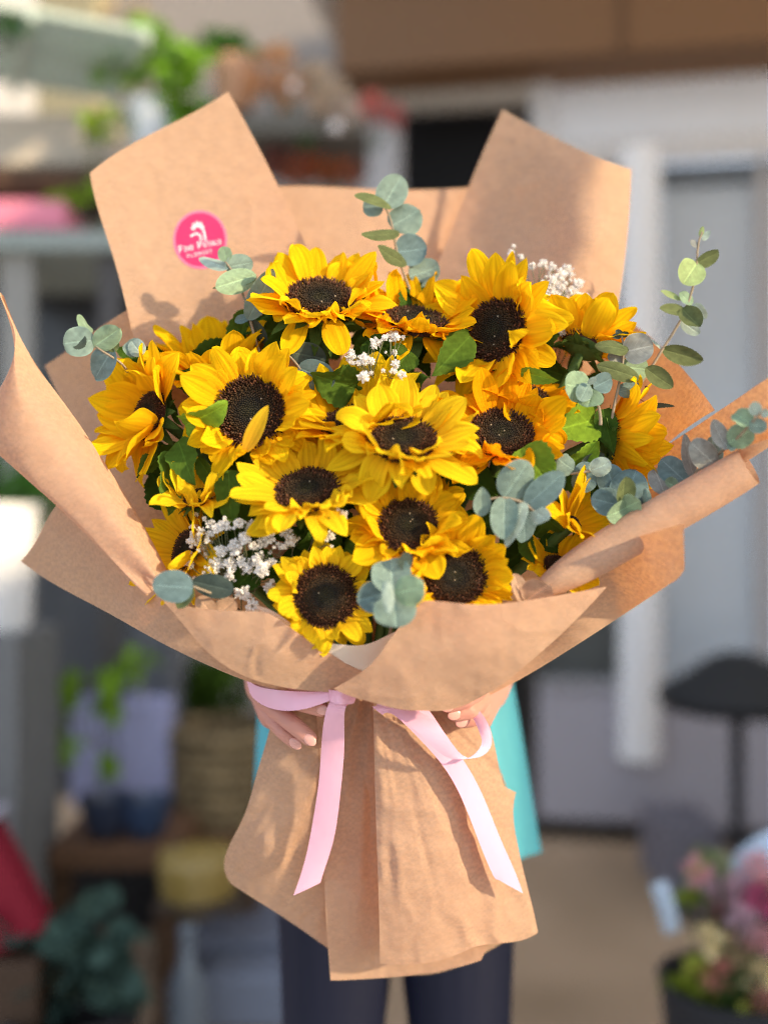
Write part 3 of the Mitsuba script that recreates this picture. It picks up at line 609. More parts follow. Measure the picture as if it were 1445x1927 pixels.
paper('curled left wing of kraft paper, a sunlit half roll at the left edge', wing_left())

# right wing: a tight roll with an open mouth
def wing_right():
    a = [(1000, 1122, 0.938), (1090, 1066, 0.944), (1200, 1000, 0.946), (1310, 936, 0.944), (1398, 884, 0.940)]
    hw = [8, 34, 39, 40, 37]
    A = np.array([P(*p) for p in a])
    rows = []
    for i, p in enumerate(A):
        ax = unit(A[min(i + 1, 4)] - A[max(i - 1, 0)])
        n1 = unit(np.cross(ax, [0, 1, 0])); n1 = n1 if n1[2] < 0 else -n1
        n2 = unit(np.cross(ax, n1)); n2 = n2 if n2[1] < 0 else -n2
        R = hw[i] * K * a[i][2]
        ring = []
        for k in range(26):
            th = math.radians(-215 + k * 20)       # 0 = lower side of the roll, 90 = towards the lens
            rr = R * (1.0 - 0.0075 * max(0, 11 - k))
            off = ax * (0.0065 * (1 - math.sin(th)) if i == 4 else 0)
            q = p + n1 * rr * math.cos(th) + n2 * rr * math.sin(th) + off
            ring.append(q)
        rows.append(ring)
    return loft(rows, 70, 100, crinkle=0.0012, seed=33)
paper('rolled right wing of kraft paper, a long tube with its open mouth at the right', wing_right())
paper('pale sunlit kraft paper edge folded out beyond the mouth of the right roll',
      sheet([(1376, 858, 'c'), (1400, 843), (1445, 826), (1500, 806, 'c'), (1506, 816, 'c'), (1445, 842), (1415, 862), (1393, 874, 'c')],
            [(1376, 858, 0.945), (1500, 806, 0.925), (1506, 816, 0.955), (1393, 874, 0.955)], step=5, seed=35))

# the skirt below the ribbon
paper('left kraft paper piece of the skirt below the ribbon, with a blunt lower corner',
      sheet([(520, 1290, 'c'), (512, 1350), (505, 1382), (485, 1450), (455, 1545), (432, 1590), (423, 1615, 'c'), (424, 1645), (436, 1665, 'c'), (500, 1706), (570, 1752), (618, 1786), (640, 1800, 'c'), (700, 1780, 'c'), (720, 1300, 'c')],
            [(520, 1290, 1.06), (505, 1382, 1.065), (423, 1615, 1.10), (436, 1665, 1.105), (540, 1420, 1.046), (510, 1600, 1.062), (560, 1600, 1.07), (640, 1800, 1.095), (700, 1600, 1.07), (720, 1300, 1.04), (640, 1400, 1.045)], crinkle=0.0025, crease=0.004, pleat=0.008, seed=41))
paper('middle kraft paper strip of the skirt, shaded, reaching lowest',
      sheet([(588, 1290, 'c'), (600, 1400), (606, 1550), (612, 1700), (622, 1846, 'c'), (640, 1846, 'c'), (760, 1838), (850, 1824), (905, 1808, 'c'), (940, 1740, 'c'), (860, 1400, 'c'), (800, 1290, 'c')],
            [(588, 1290, 1.035), (606, 1550, 1.052), (622, 1846, 1.085), (690, 1400, 1.052), (705, 1600, 1.068), (705, 1800, 1.090), (650, 1500, 1.044), (660, 1700, 1.062), (905, 1808, 1.085), (940, 1740, 1.085), (800, 1290, 1.05)], crinkle=0.0022, crease=0.003, pleat=0.006, seed=43))
paper('right kraft paper piece of the skirt, brightly lit, its straight edge down the middle',
      sheet([(702, 1318, 'c'), (704, 1420), (707, 1530), (712, 1680), (715, 1814, 'c'), (760, 1816), (820, 1810), (860, 1797), (890, 1784), (940, 1776), (1012, 1756, 'c'), (1000, 1700), (985, 1640), (972, 1580), (966, 1540), (971, 1492, 'c'), (948, 1480, 'c'), (938, 1440), (922, 1370), (905, 1320), (900, 1290, 'c'), (720, 1300, 'c')],
            [(702, 1318, 1.018), (707, 1530, 1.018), (715, 1814, 1.048), (720, 1300, 1.02), (760, 1400, 1.012), (790, 1600, 1.012), (800, 1800, 1.045), (860, 1450, 1.028), (880, 1620, 1.036), (905, 1320, 1.048), (945, 1470, 1.065), (1012, 1756, 1.085), (900, 1780, 1.058), (968, 1600, 1.072), (820, 1380, 1.03)], crinkle=0.0022, crease=0.006, scale=0.018, pleat=0.009, seed=45))
paper('back kraft paper piece of the skirt, peeping out below the right piece',
      sheet([(560, 1290, 'c'), (470, 1560, 'c'), (560, 1740, 'c'), (690, 1800, 'c'), (850, 1824), (910, 1796), (950, 1772, 'c'), (960, 1500, 'c'), (880, 1290, 'c')],
            [(560, 1290, 1.10), (470, 1560, 1.15), (560, 1740, 1.17), (690, 1800, 1.16), (950, 1772, 1.13), (960, 1500, 1.14), (880, 1290, 1.10)], crinkle=0.002, seed=47))

# sticker on the upper left panel
def sticker():
    F = field(back_left_ctrl)
    k = thing('sticker', 'round magenta florist sticker with white emblem and lettering on the upper left paper panel', 'sticker')
    cx, cy, rx, ry, tilt = 376.5, 450.5, 51, 55.5, math.radians(-12)
    q0 = np.stack(np.meshgrid(np.linspace(180, 560, 80), np.linspace(230, 620, 80)), -1).reshape(-1, 2)
    def place(u, v, lift):
        px = cx + u; py = cy - v
        nz = meshkit.fbm(np.stack([px * 0.02, py * 0.02, np.full(len(px), 3 * 7.3)], 1), 4, 3) - 0.5
        return PP(px, py, F(np.stack([px, py], 1) / 1000) + 0.0024 * nz - lift)
    def flat(shape, lift, seg=3.0):
        out = []
        for g in getattr(shape, 'geoms', [shape]):
            poly = np.array(g.segmentize(seg).exterior.coords)[:-1]
            ins = [np.array(i.coords)[:-1] for i in g.segmentize(seg).interiors]
            pts = np.vstack([poly] + ins)
            x0, y0, x1, y1 = g.bounds
            gx, gy = np.meshgrid(np.arange(x0, x1, seg), np.arange(y0, y1, seg)); gr = np.stack([gx.ravel(), gy.ravel()], 1)
            gr = gr[contains_xy(g.buffer(-seg * 0.5), gr[:, 0], gr[:, 1])]
            pts = np.vstack([pts, gr])
            tri = Delaunay(pts).simplices
            cen = pts[tri].mean(1); tri = tri[contains_xy(g, cen[:, 0], cen[:, 1])]
            v = place(pts[:, 0], pts[:, 1], lift)
            e = np.cross(v[tri[:, 1]] - v[tri[:, 0]], v[tri[:, 2]] - v[tri[:, 0]])[:, 1] > 0
            tri[e] = tri[e][:, ::-1]
            out.append((v, tri))
        return join(out)
    disc = affinity.scale(Point(0, 0).buffer(1, 48), rx - 4.5, ry - 5)
    ring = affinity.scale(Point(0, 0).buffer(1, 48), rx, ry).difference(disc)
    part(k, 'rim', flat(ring, 0.0007), 'gloss', (0.62, 0.16, 0.27))
    part(k, 'disc', flat(disc, 0.0009, 5.0), 'gloss', (0.48, 0.02, 0.11))
    em = []
    for ang, ln in ((70, 13), (38, 16), (6, 18), (-24, 17), (-56, 12)):
        e = affinity.translate(affinity.scale(Point(0, 0).buffer(1, 16), 2.9, ln * 0.33), 0, ln * 0.33 + 5.5)
        em.append(affinity.translate(affinity.rotate(e, ang, origin=(0, 0)), -2, 8))
    em.append(LineString([(2, 14), (7, 12), (10, 2), (12, -10)]).buffer(2.1))
    em.append(LineString([(-15, -3), (-6, 2), (0, 0), (3, -5), (4, -11)]).buffer(1.8))
    part(k, 'emblem', flat(affinity.translate(affinity.scale(union_all(em), 1.0, 1.0, origin=(0, 0)), -2, 10), 0.0012, 2.5), 'gloss', (0.86, 0.62, 0.66))
    def text(s, h, x, y, name):
        t = meshkit.text_mesh(s, h, 0.4, bold=True)
        v = np.array(t.vertices)
        c, sn = math.cos(-tilt), math.sin(-tilt)
        u, w = x + v[:, 0] * c * 0.93 - v[:, 1] * sn, y + v[:, 0] * sn * 0.93 + v[:, 1] * c
        q = place(u, w, 0.0012)
        q[:, 1] -= v[:, 2] * 0.0004
        part(k, name, (q, np.array(t.faces)), 'gloss', (0.86, 0.66, 0.70), smooth=False)
    c, s = math.cos(-tilt), math.sin(-tilt)
    ox, oy = -40.0, -24.5
    adv = 0.0
    for ch, h in (('F', 12.0), ('IVE', 8.6), ('P', 12.0), ('ETALS', 8.6)):
        text(ch, h, ox + adv * c, oy + adv * s, 'lettering')
        t = meshkit.text_mesh(ch, h, 0.4, bold=True)
        adv += (t.bounds[1][0]) * 0.93 + 2.2 + (4.5 if ch == 'IVE' else 0)
    adv = 0.0
    for ch in 'FLORIST':
        text(ch, 6.4, -24 + adv * c, -34.5 + adv * s, 'lettering')
        adv += meshkit.text_mesh(ch, 6.4, 0.4, bold=True).bounds[1][0] * 0.93 + 2.3
sticker()
# ------------------------------------------------------------------ flowers
DISC = [pal(c) for c in ((0.036, 0.032, 0.013), (0.018, 0.013, 0.008), (0.060, 0.033, 0.015), (0.070, 0.021, 0.013), (0.20, 0.085, 0.045), (0.42, 0.34, 0.24))][0]
def dome(px, py):
    return 0.952 + 0.09 * (((px - 700) / 520) ** 2 + ((py - 850) / 420) ** 2) + 0.05 * (850 - py) / 400

NECK = P(700, 1335, 1.082)
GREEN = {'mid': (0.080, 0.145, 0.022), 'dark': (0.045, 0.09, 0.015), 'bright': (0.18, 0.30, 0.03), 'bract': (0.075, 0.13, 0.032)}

def green_leaf(owner, b, tp, w, dy=0.0, roll=0.0, tone='mid', bend=0.3, curl=0.3, y=None, seed=0, name='leaf'):
    r = np.random.default_rng(seed)
    yb = dome(*b) if y is None else y
    B, E = P(*b, yb), P(*tp, yb + dy)
    ax = E - B; L = np.linalg.norm(ax); ax = ax / L
    n = np.array([0, -1.0, 0]); n = unit(n - ax * np.dot(n, ax)); sd = np.cross(ax, n)
    n = math.cos(math.radians(roll)) * n + math.sin(math.radians(roll)) * sd
    v, f, uv, t = blade(B, ax, n, L * (1 + 0.12 * abs(bend)), w * K, prof_leaf, bend=bend + r.uniform(-.1, .5), tip=-curl - r.uniform(0, 1.0), fold=r.uniform(0.25, 0.5), wave=r.uniform(0.07, 0.13), twist=r.uniform(-0.6, 0.6), nl=18, nw=10, seed=seed, jag=0.05)
    return part(owner, name, (v, f), 'leaf', GREEN[tone], uv=uv, shade=r.uniform(0.85, 1.15))

def sunflower(label, p, R, n, L, W, tint, seed, dy=0.0, inner=20, outer=18, cup=28, low=None, faded=0.0, holes=()):
    """p: photo pixel of the disc's middle; R, L, W in photo pixels; n: where the head looks."""
    k = thing('sunflower', label, 'sunflower', 'sunflowers of the bouquet')
    r = np.random.default_rng(seed)
    y = dome(*p) + dy
    C = P(p[0], p[1], y); n = unit(n)
    v0 = np.array([0, 0, 1.0]); v0 = unit(v0 - n * np.dot(v0, n)); u0 = np.cross(v0, n)
    s = K * y; Rm, Lm, Wm = R * s, L * s * 1.08, W * s * 1.12
    # disc: a low dome with a dimple
    a = np.linspace(0, 1, 11)
    hgt = Rm * (0.20 * (1 - a ** 2.4) - 0.10 * np.exp(-(a / 0.35) ** 2))
    rad = np.concatenate([a * Rm, [Rm * 0.98]]); z = np.concatenate([hgt, [-0.12 * Rm]])
    dv, df = lathe(np.stack([rad, z], 1), 36)
    dv = C + dv[:, :1] * u0 + dv[:, 1:2] * v0 + dv[:, 2:] * n
    dcol = np.repeat(np.concatenate([np.interp(a, [0, .35, .6, 1], [0, 1, 2, 3]), [3]]), 37)
    part(k, 'disc', (dv, df), 'plain', (DISC + dcol, np.full(len(dcol), 0.7)))
    # florets on a spiral
    N = 900
    i = np.arange(N) + 0.5
    rr = np.sqrt(i / N) * 1.03; th = i * 2.399963
    hz = np.interp(rr, a, hgt / Rm)
    hz = np.where(rr > 1, -0.02, hz)
    base = np.stack([rr * np.cos(th), rr * np.sin(th), hz], 1) * Rm
    out = np.stack([np.cos(th), np.sin(th), np.zeros(N)], 1)
    lean = np.interp(rr, [0, 0.5, 0.85, 1.03], [0.0, 0.1, 0.35, 0.95]) + r.normal(0, 0.18, N)
    d = out * np.sin(lean)[:, None] + np.array([0, 0, 1.0]) * np.cos(lean)[:, None]
    d += r.normal(0, 0.12, (N, 3)); d /= np.linalg.norm(d, axis=1, keepdims=True)
    ln = Rm * np.interp(rr, [0, 0.4, 0.6, 0.8, 1.03], [0.05, 0.06, 0.10, 0.17, 0.19]) * r.uniform(0.7, 1.3, N)
    wd = Rm * np.interp(rr, [0, 0.5, 1.03], [0.022, 0.024, 0.021])
    e1 = np.cross(d, [0, 0, 1.0]) + np.array([1e-6, 0, 0]); e1 /= np.linalg.norm(e1, axis=1, keepdims=True); e2 = np.cross(d, e1)
    ring = [e1, e2, -e1, -e2]
    V = [base - d * (0.03 * Rm) + q * wd[:, None] for q in ring] + [base + d * ln[:, None] * 0.8 + q * (wd * 1.15)[:, None] for q in ring] + [base + d * ln[:, None] * 1.05]
    V = np.stack(V, 1)
    F = []
    for j in range(4):
        q = (j + 1) % 4
        F += [[j, q, 4 + q], [j, 4 + q, 4 + j], [4 + j, 4 + q, 8]]
    F = np.array(F)[None] + (np.arange(N) * 9)[:, None, None]
    tone = np.interp(rr, [0, .3, .5, .72, 1.03], [0, 0.8, 1.6, 2.2, 3])
    FC = np.repeat(tone[:, None], 9, 1); FB = np.repeat(r.uniform(0.7, 1.35, N)[:, None], 9, 1)
    FC[(rr > 0.66) & (r.uniform(size=N) < 0.22), 4:] = 3.8
    pollen = (rr < 0.5) & (r.uniform(size=N) < 0.010)
    FC[pollen] = 5; FB[pollen] = 1
    V = V.reshape(-1, 3); V = C + V[:, :1] * u0 + V[:, 1:2] * v0 + V[:, 2:] * n
    part(k, 'florets', (V, F.reshape(-1, 3)), 'plain', (DISC + FC.ravel(), FB.ravel()), smooth=False, kind='stuff')
    # petals
    def petal(phi, row):
        o = math.cos(phi) * u0 + math.sin(phi) * v0
        facing = -o[1]                      # towards the lens
        el = math.radians(cup + (8 if row == 0 else -12) + r.normal(0, 15))
        l, w = Lm * r.uniform(0.76, 1.14), Wm * r.uniform(0.8, 1.25)
        bend, tip = r.uniform(-0.55, 0.1), r.uniform(-0.5, 0.6)
        fold, tw, wave = r.uniform(0.0, 0.30), r.normal(0, 0.36), r.uniform(0.02, 0.075)
        if r.uniform() < 0.20: tip += r.choice([-1.4, 1.5]); wave += 0.06; tw *= 2; w *= 0.85
        pe, pb = r.uniform(0.5, 0.95), r.uniform(0.5, 0.75)
        prof = lambda t: (lambda f: f / f.max())((t + 0.05) ** pb * (1 - t) ** pe)
        if low is not None and facing > 0.15:
            if r.uniform() < low * min(1, facing * 2.2):
                if r.uniform() < 0.6:       # short and crumpled along the front rim
                    el = math.radians(r.uniform(30, 72)); bend = r.uniform(-1.3, -0.2); tip = r.uniform(-0.6, 1.0); l *= 0.66; wave += 0.07; tw = r.normal(0, 0.6)
                else:                       # hangs down
                    el = math.radians(r.uniform(-40, 0)); bend = r.uniform(-0.7, 0.1); l *= 0.95
        ax = o * math.cos(el) + n * math.sin(el)
        nr = n * math.cos(el) - o * math.sin(el)
        b = C + o * Rm * (0.93 if row == 0 else 0.88) - n * Rm * (0.02 if row == 0 else 0.14)
        v, f, uv, t = blade(b, ax, nr, l, w, prof, bend=bend, tip=tip, fold=fold, cup=r.uniform(-0.15, 0.2), wave=wave, twist=tw, groove=0.026, nl=14, nw=10, seed=int(r.integers(1 << 30)))
        tn = tint if faded == 0 or r.uniform() > 0.5 else (tint[0], tint[1] * 0.86, tint[2])
        part(k, 'petal', (v, f), 'petal', tn, uv=uv, shade=r.uniform(0.90, 1.06))
    for row, m in ((0, inner), (1, outer)):
        ph0 = r.uniform(0, 6.28)
        for j in range(m):
            phi = ph0 + (j + r.uniform(-0.28, 0.28)) * 2 * np.pi / m
            deg = math.degrees(phi) % 360
            if any(h0 <= deg <= h1 for h0, h1 in holes): continue
            petal(phi, row)
    # calyx, bracts, stem
    cv, cf = lathe([(0.12 * Rm, -0.62 * Rm), (0.5 * Rm, -0.52 * Rm), (0.86 * Rm, -0.30 * Rm), (0.98 * Rm, -0.10 * Rm)], 24)
    part(k, 'calyx', (C + cv[:, :1] * u0 + cv[:, 1:2] * v0 + cv[:, 2:] * n, cf), 'plain', GREEN['bract'])
    for j in range(15):
        phi = (j + r.uniform(-0.3, 0.3)) * 2 * np.pi / 15
        o = math.cos(phi) * u0 + math.sin(phi) * v0
        el = math.radians(r.uniform(-30, 35))
        ax = o * math.cos(el) + n * math.sin(el); nr = n * math.cos(el) - o * math.sin(el)
        b = C + o * Rm * 0.72 - n * Rm * (0.30 + 0.14 * (j % 2))
        v, f, uv, t = blade(b, ax, nr, Rm * r.uniform(0.75, 1.15), Rm * 0.46, prof_bract, bend=r.uniform(-0.9, 0.2), tip=r.uniform(-0.6, 0.6), fold=0.25, wave=0.04, nl=8, nw=6, seed=int(r.integers(1 << 30)))
        part(k, 'bract', (v, f), 'leaf', GREEN['bract'], uv=uv, shade=r.uniform(0.75, 1.3))
    s0 = C - n * Rm * 0.55
    mid = s0 - n * 0.035 + (NECK - s0) * 0.25
    part(k, 'stem', tube([s0, mid, 0.35 * s0 + 0.65 * NECK + np.array([0, 0.01, 0]), NECK + np.array([r.uniform(-.02, .02), r.uniform(-.006, .008), -0.09])], 0.0055, n=16), 'plain', (0.07, 0.13, 0.03))
    return k

ORANGE, GOLD, LEMON = (0.95, 0.52, 0.006), (0.95, 0.61, 0.010), (0.93, 0.66, 0.018)
S = {}
S['top'] = sunflower('topmost sunflower left of the centre, to the lower right of the round pink sticker', (603, 565), 63, (.05, -.70, .72), 80, 46, GOLD, 101, low=0.7)
S['behind_top'] = sunflower('deep orange sunflower half hidden behind the topmost two heads, its petals standing up', (782, 605), 58, (.12, -.52, .84), 82, 42, ORANGE, 102, dy=0.025, low=0.5)
S['right_top'] = sunflower('big sunflower at the upper right turned to the left, long petals spread on its right', (932, 623), 62, (-.60, -.77, .22), 92, 48, GOLD, 103, low=0.5, cup=24)
S['side_right'] = sunflower('sunflower at the far upper right seen from behind with dark green bracts below its petals', (1098, 650), 40, (.42, .28, .86), 80, 46, GOLD, 104, dy=-0.01, cup=66)
S['left'] = sunflower('sunflower at the far left beside the curled paper wing, facing left', (282, 780), 44, (-.66, -.68, .22), 90, 56, GOLD, 105, cup=34, holes=((330, 360), (0, 35)))
S['big_left'] = sunflower('large round sunflower left of the middle with one loose petal on its dark disc', (472, 775), 66, (-.12, -.96, .24), 76, 44, GOLD, 106, low=0.35, cup=24)
S['behind_left'] = sunflower('sunflower behind the large round faced one, only its upright petals showing', (405, 692), 50, (-.1, -.5, .86), 92, 46, (0.90, 0.56, 0.008), 107, dy=0.045, cup=40)
S['centre'] = sunflower('lemon yellow sunflower in the very middle of the bouquet with a fan of upright petals', (757, 828), 60, (.03, -.70, .72), 92, 50, LEMON, 108, dy=-0.01, low=0.6)
S['behind_centre'] = sunflower('lemon sunflower behind the middle one, seen as petal tips to its upper left', (668, 792), 56, (-.15, -.5, .85), 96, 48, (0.88, 0.58, 0.01), 109, dy=0.025)
S['right_mid'] = sunflower('orange sunflower right of the middle with curled petals over a black disc', (944, 818), 60, (.02, -.75, .66), 80, 42, ORANGE, 110, low=0.8, faded=0.06)
S['right_mid_back'] = sunflower('small orange sunflower squeezed below the upper right head', (990, 752), 46, (.2, -.62, .76), 64, 38, ORANGE, 111, dy=0.02, low=0.4, faded=0.08)
S['mid_left'] = sunflower('lemon sunflower below the large round faced one, tilted upwards with a long lower petal', (578, 924), 57, (-.1, -.66, .74), 86, 44, LEMON, 112, low=0.6)
S['low_mid'] = sunflower('golden sunflower lower middle whose black disc is cut by the neighbour on its right', (768, 990), 55, (.0, -.88, .47), 74, 46, (0.95, 0.62, 0.012), 113, dy=0.005, low=0.5)
S['low_right'] = sunflower('sunflower at the lower right rim with a round black disc resting on the front paper', (855, 1083), 59, (.06, -.97, .22), 66, 44, GOLD, 114, dy=-0.012, cup=34, low=0.3)
S['low_left'] = sunflower('lemon sunflower at the bottom of the bouquet left of the round grey eucalyptus leaves', (612, 1122), 58, (.16, -.97, .12), 58, 36, LEMON, 115, dy=-0.01, cup=30, low=0.3)
S['side_far_right'] = sunflower('sunflower on the far right turned away, petals hanging towards the orange paper', (1152, 828), 42, (.92, .04, .0), 88, 46, GOLD, 116, cup=50)
S['star'] = sunflower('small star shaped sunflower at the right with few narrow petals, left of the round eucalyptus', (1080, 985), 15, (.40, -.45, .35), 88, 38, GOLD, 117, dy=-0.018, inner=7, outer=6, cup=48)
S['rim_right'] = sunflower('small drooping orange sunflower on the rolled paper at the lower right', (1052, 1068), 30, (.2, -.6, .77), 54, 34, GOLD, 118, dy=-0.012, inner=10, outer=7, cup=36)
S['low_far_left'] = sunflower('sunflower at the lower far left facing the paper wing, petals like a comb', (352, 1035), 40, (-.72, -.62, .30), 80, 36, LEMON, 119, dy=0.005, cup=30)
S['tucked'] = sunflower('small half closed sunflower tucked under the drooping green leaves at the left', (372, 938), 26, (-.15, -.6, .78), 68, 40, LEMON, 120, dy=-0.004, inner=9, outer=6, cup=60)

# loose petal on the big left head and the named green leaves
def loose_petal():
    y = dome(472, 775) - 0.028
    B, E = P(462, 848, y - 0.004), P(505, 762, y - 0.012)
    v, f, uv, t = blade(B, E - B, np.array([0, -1, 0.1]), np.linalg.norm(E - B), 30 * K, prof_petal, bend=0.25, tip=-0.5, fold=0.35, groove=0.02, nl=12, nw=8, seed=5)
    part(S['big_left'], 'petal', (v, f), 'petal', (0.80, 0.52, 0.03), uv=uv)
loose_petal()
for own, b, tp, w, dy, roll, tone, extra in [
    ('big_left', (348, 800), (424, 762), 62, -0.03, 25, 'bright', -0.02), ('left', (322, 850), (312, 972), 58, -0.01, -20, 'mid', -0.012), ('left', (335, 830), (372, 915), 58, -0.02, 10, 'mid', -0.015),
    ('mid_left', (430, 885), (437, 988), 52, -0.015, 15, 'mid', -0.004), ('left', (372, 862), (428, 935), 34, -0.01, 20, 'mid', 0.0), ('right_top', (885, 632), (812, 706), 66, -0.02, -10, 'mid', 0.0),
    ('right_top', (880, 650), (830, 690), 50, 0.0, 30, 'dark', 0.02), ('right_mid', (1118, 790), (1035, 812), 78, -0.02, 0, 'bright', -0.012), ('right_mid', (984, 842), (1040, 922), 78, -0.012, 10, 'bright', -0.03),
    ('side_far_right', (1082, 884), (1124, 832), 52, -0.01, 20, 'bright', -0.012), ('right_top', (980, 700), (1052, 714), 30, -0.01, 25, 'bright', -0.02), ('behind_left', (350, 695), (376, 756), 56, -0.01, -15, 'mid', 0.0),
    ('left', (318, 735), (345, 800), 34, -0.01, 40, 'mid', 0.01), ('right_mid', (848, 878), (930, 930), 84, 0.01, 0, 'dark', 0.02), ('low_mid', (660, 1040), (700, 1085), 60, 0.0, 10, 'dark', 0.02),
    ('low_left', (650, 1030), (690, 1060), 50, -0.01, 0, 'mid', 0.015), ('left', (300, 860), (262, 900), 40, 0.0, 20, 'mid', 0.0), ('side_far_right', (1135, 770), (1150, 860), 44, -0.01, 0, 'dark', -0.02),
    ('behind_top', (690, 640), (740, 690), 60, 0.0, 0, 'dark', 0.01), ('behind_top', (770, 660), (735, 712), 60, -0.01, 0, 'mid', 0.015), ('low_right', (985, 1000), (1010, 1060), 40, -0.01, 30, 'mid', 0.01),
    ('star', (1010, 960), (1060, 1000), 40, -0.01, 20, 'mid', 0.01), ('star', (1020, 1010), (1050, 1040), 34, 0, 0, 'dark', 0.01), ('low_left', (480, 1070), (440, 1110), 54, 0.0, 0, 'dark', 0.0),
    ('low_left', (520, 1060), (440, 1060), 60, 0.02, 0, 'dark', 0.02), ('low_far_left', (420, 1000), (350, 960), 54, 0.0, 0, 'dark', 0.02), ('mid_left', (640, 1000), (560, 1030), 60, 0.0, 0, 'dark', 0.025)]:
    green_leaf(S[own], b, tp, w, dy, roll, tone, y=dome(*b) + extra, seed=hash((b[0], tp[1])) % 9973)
# the crowd of leaves deeper in
rg = np.random.default_rng(77)
own = list(S.values())
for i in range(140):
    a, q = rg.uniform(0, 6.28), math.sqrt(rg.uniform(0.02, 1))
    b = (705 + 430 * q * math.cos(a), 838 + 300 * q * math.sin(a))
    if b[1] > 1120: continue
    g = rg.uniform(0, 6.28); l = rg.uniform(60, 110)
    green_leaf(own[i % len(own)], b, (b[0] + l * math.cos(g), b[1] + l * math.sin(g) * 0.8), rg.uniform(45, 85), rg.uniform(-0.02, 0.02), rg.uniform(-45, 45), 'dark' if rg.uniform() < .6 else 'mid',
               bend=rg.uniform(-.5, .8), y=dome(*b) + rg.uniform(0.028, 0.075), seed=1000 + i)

# ------------------------------------------------------------------ eucalyptus
EUC = {'grey': (0.215, 0.300, 0.262), 'pale': (0.40, 0.50, 0.44), 'olive': (0.135, 0.165, 0.075), 'blue': (0.155, 0.235, 0.245), 'lilac': (0.32, 0.34, 0.325), 'green': (0.25, 0.36, 0.24), 'dark': (0.075, 0.10, 0.085), 'lime': (0.34, 0.44, 0.20), 'tan': (0.46, 0.31, 0.22)}
def sprig(label, y, stem, leaves, seed=0):
    k = thing('eucalyptus_sprig', label, 'eucalyptus', 'eucalyptus sprigs of the bouquet')
    r = np.random.default_rng(seed)
    st = [P(a, b, y + (c[0] if c else 0.0)) for a, b, *c in stem]
    part(k, 'stem', tube(st, 0.0010, 0.0017, n=24), 'plain', (0.30, 0.24, 0.17))
    for i, (bx, by, tx, ty, w, tone, *more) in enumerate(leaves):
        roll, dy, off = (list(more) + [0, 0, 0])[:3]
        B, E = P(bx, by, y + off), P(tx, ty, y + off + dy)
        ax = E - B; L = np.linalg.norm(ax); ax = unit(ax)
        n = np.array([0, -1.0, 0]); n = unit(n - ax * np.dot(n, ax)); sd = np.cross(ax, n)
        rl = math.radians(roll + r.normal(0, 6)); n = math.cos(rl) * n + math.sin(rl) * sd
        v, f, uv, t = blade(B, ax, n, L * 1.02, w * K * y, prof_round if w > 0.62 * math.hypot(tx - bx, ty - by) else prof_oval, bend=r.uniform(-0.6, 0.6), tip=r.uniform(-0.5, 0.5), fold=r.uniform(-0.02, 0.26), cup=r.uniform(-0.30, 0.30),
                             wave=r.uniform(0.01, 0.045), twist=r.normal(0, 0.22), nl=20, nw=14, seed=seed * 31 + i)
        part(k, 'leaf', (v, f), 'leaf', EUC[tone], uv=uv, shade=r.uniform(0.9, 1.12))
    return k

sprig('eucalyptus sprig standing up at the top centre in front of the low middle paper panel', 1.075, [(722, 386), (738, 425), (746, 470), (762, 520), (772, 640)],
      [(720, 390, 752, 340, 58, 'grey', 0, .02, .002), (722, 388, 682, 384, 44, 'grey'), (737, 392, 672, 361, 24, 'olive', 35, -.02, -.004), (735, 425, 788, 400, 68, 'grey', 0, .01, .004), (752, 437, 674, 452, 28, 'olive', 20, -.02, -.004), (742, 474, 800, 470, 62, 'blue', 0, .01, .004), (766, 497, 700, 468, 30, 'olive', 15, -.02, -.004), (770, 520, 824, 506, 56, 'grey', 0, .01, .006)], 1)
sprig('eucalyptus sprig over the lower edge of the round sticker', 1.04, [(424, 492), (440, 515), (470, 598), (520, 720)],
      [(426, 492, 420, 463, 27, 'green'), (424, 503, 474, 494, 42, 'grey', 10, .01), (430, 505, 377, 490, 28, 'pale', 30, .02), (482, 516, 397, 548, 46, 'green', 0, -.02), (484, 520, 404, 560, 26, 'olive', 30, -.01, .002), (466, 602, 517, 506, 44, 'grey', 0, -.01, -.004), (470, 598, 440, 602, 18, 'blue', 20), (468, 598, 505, 645, 26, 'dark', 20, .01)], 2)
sprig('dried looking curled eucalyptus sprig hanging over the paper at the upper left corner', 0.995, [(172, 640), (185, 655), (212, 672), (240, 700, .03), (270, 780, .08)],
      [(166, 626, 154, 590, 34, 'green', 40, .01), (178, 640, 118, 645, 58, 'grey', 0, -.01), (160, 632, 140, 655, 26, 'dark', 20, .0, -.003), (176, 652, 226, 618, 44, 'green', 10, -.01), (214, 655, 174, 712, 54, 'blue', 0, .01), (205, 660, 222, 640, 22, 'olive', 20), (268, 668, 246, 640, 34, 'pale', 0, .01, .03), (268, 664, 238, 645, 40, 'grey', 0, .01, .035)], 3)
sprig('two grey eucalyptus leaves in the shade below the top sunflower', 1.01, [(540, 665), (562, 690), (600, 780)],
      [(560, 690, 632, 722, 56, 'blue', 0, -.01), (548, 662, 612, 676, 50, 'dark', 10, .01, .004)], 4)
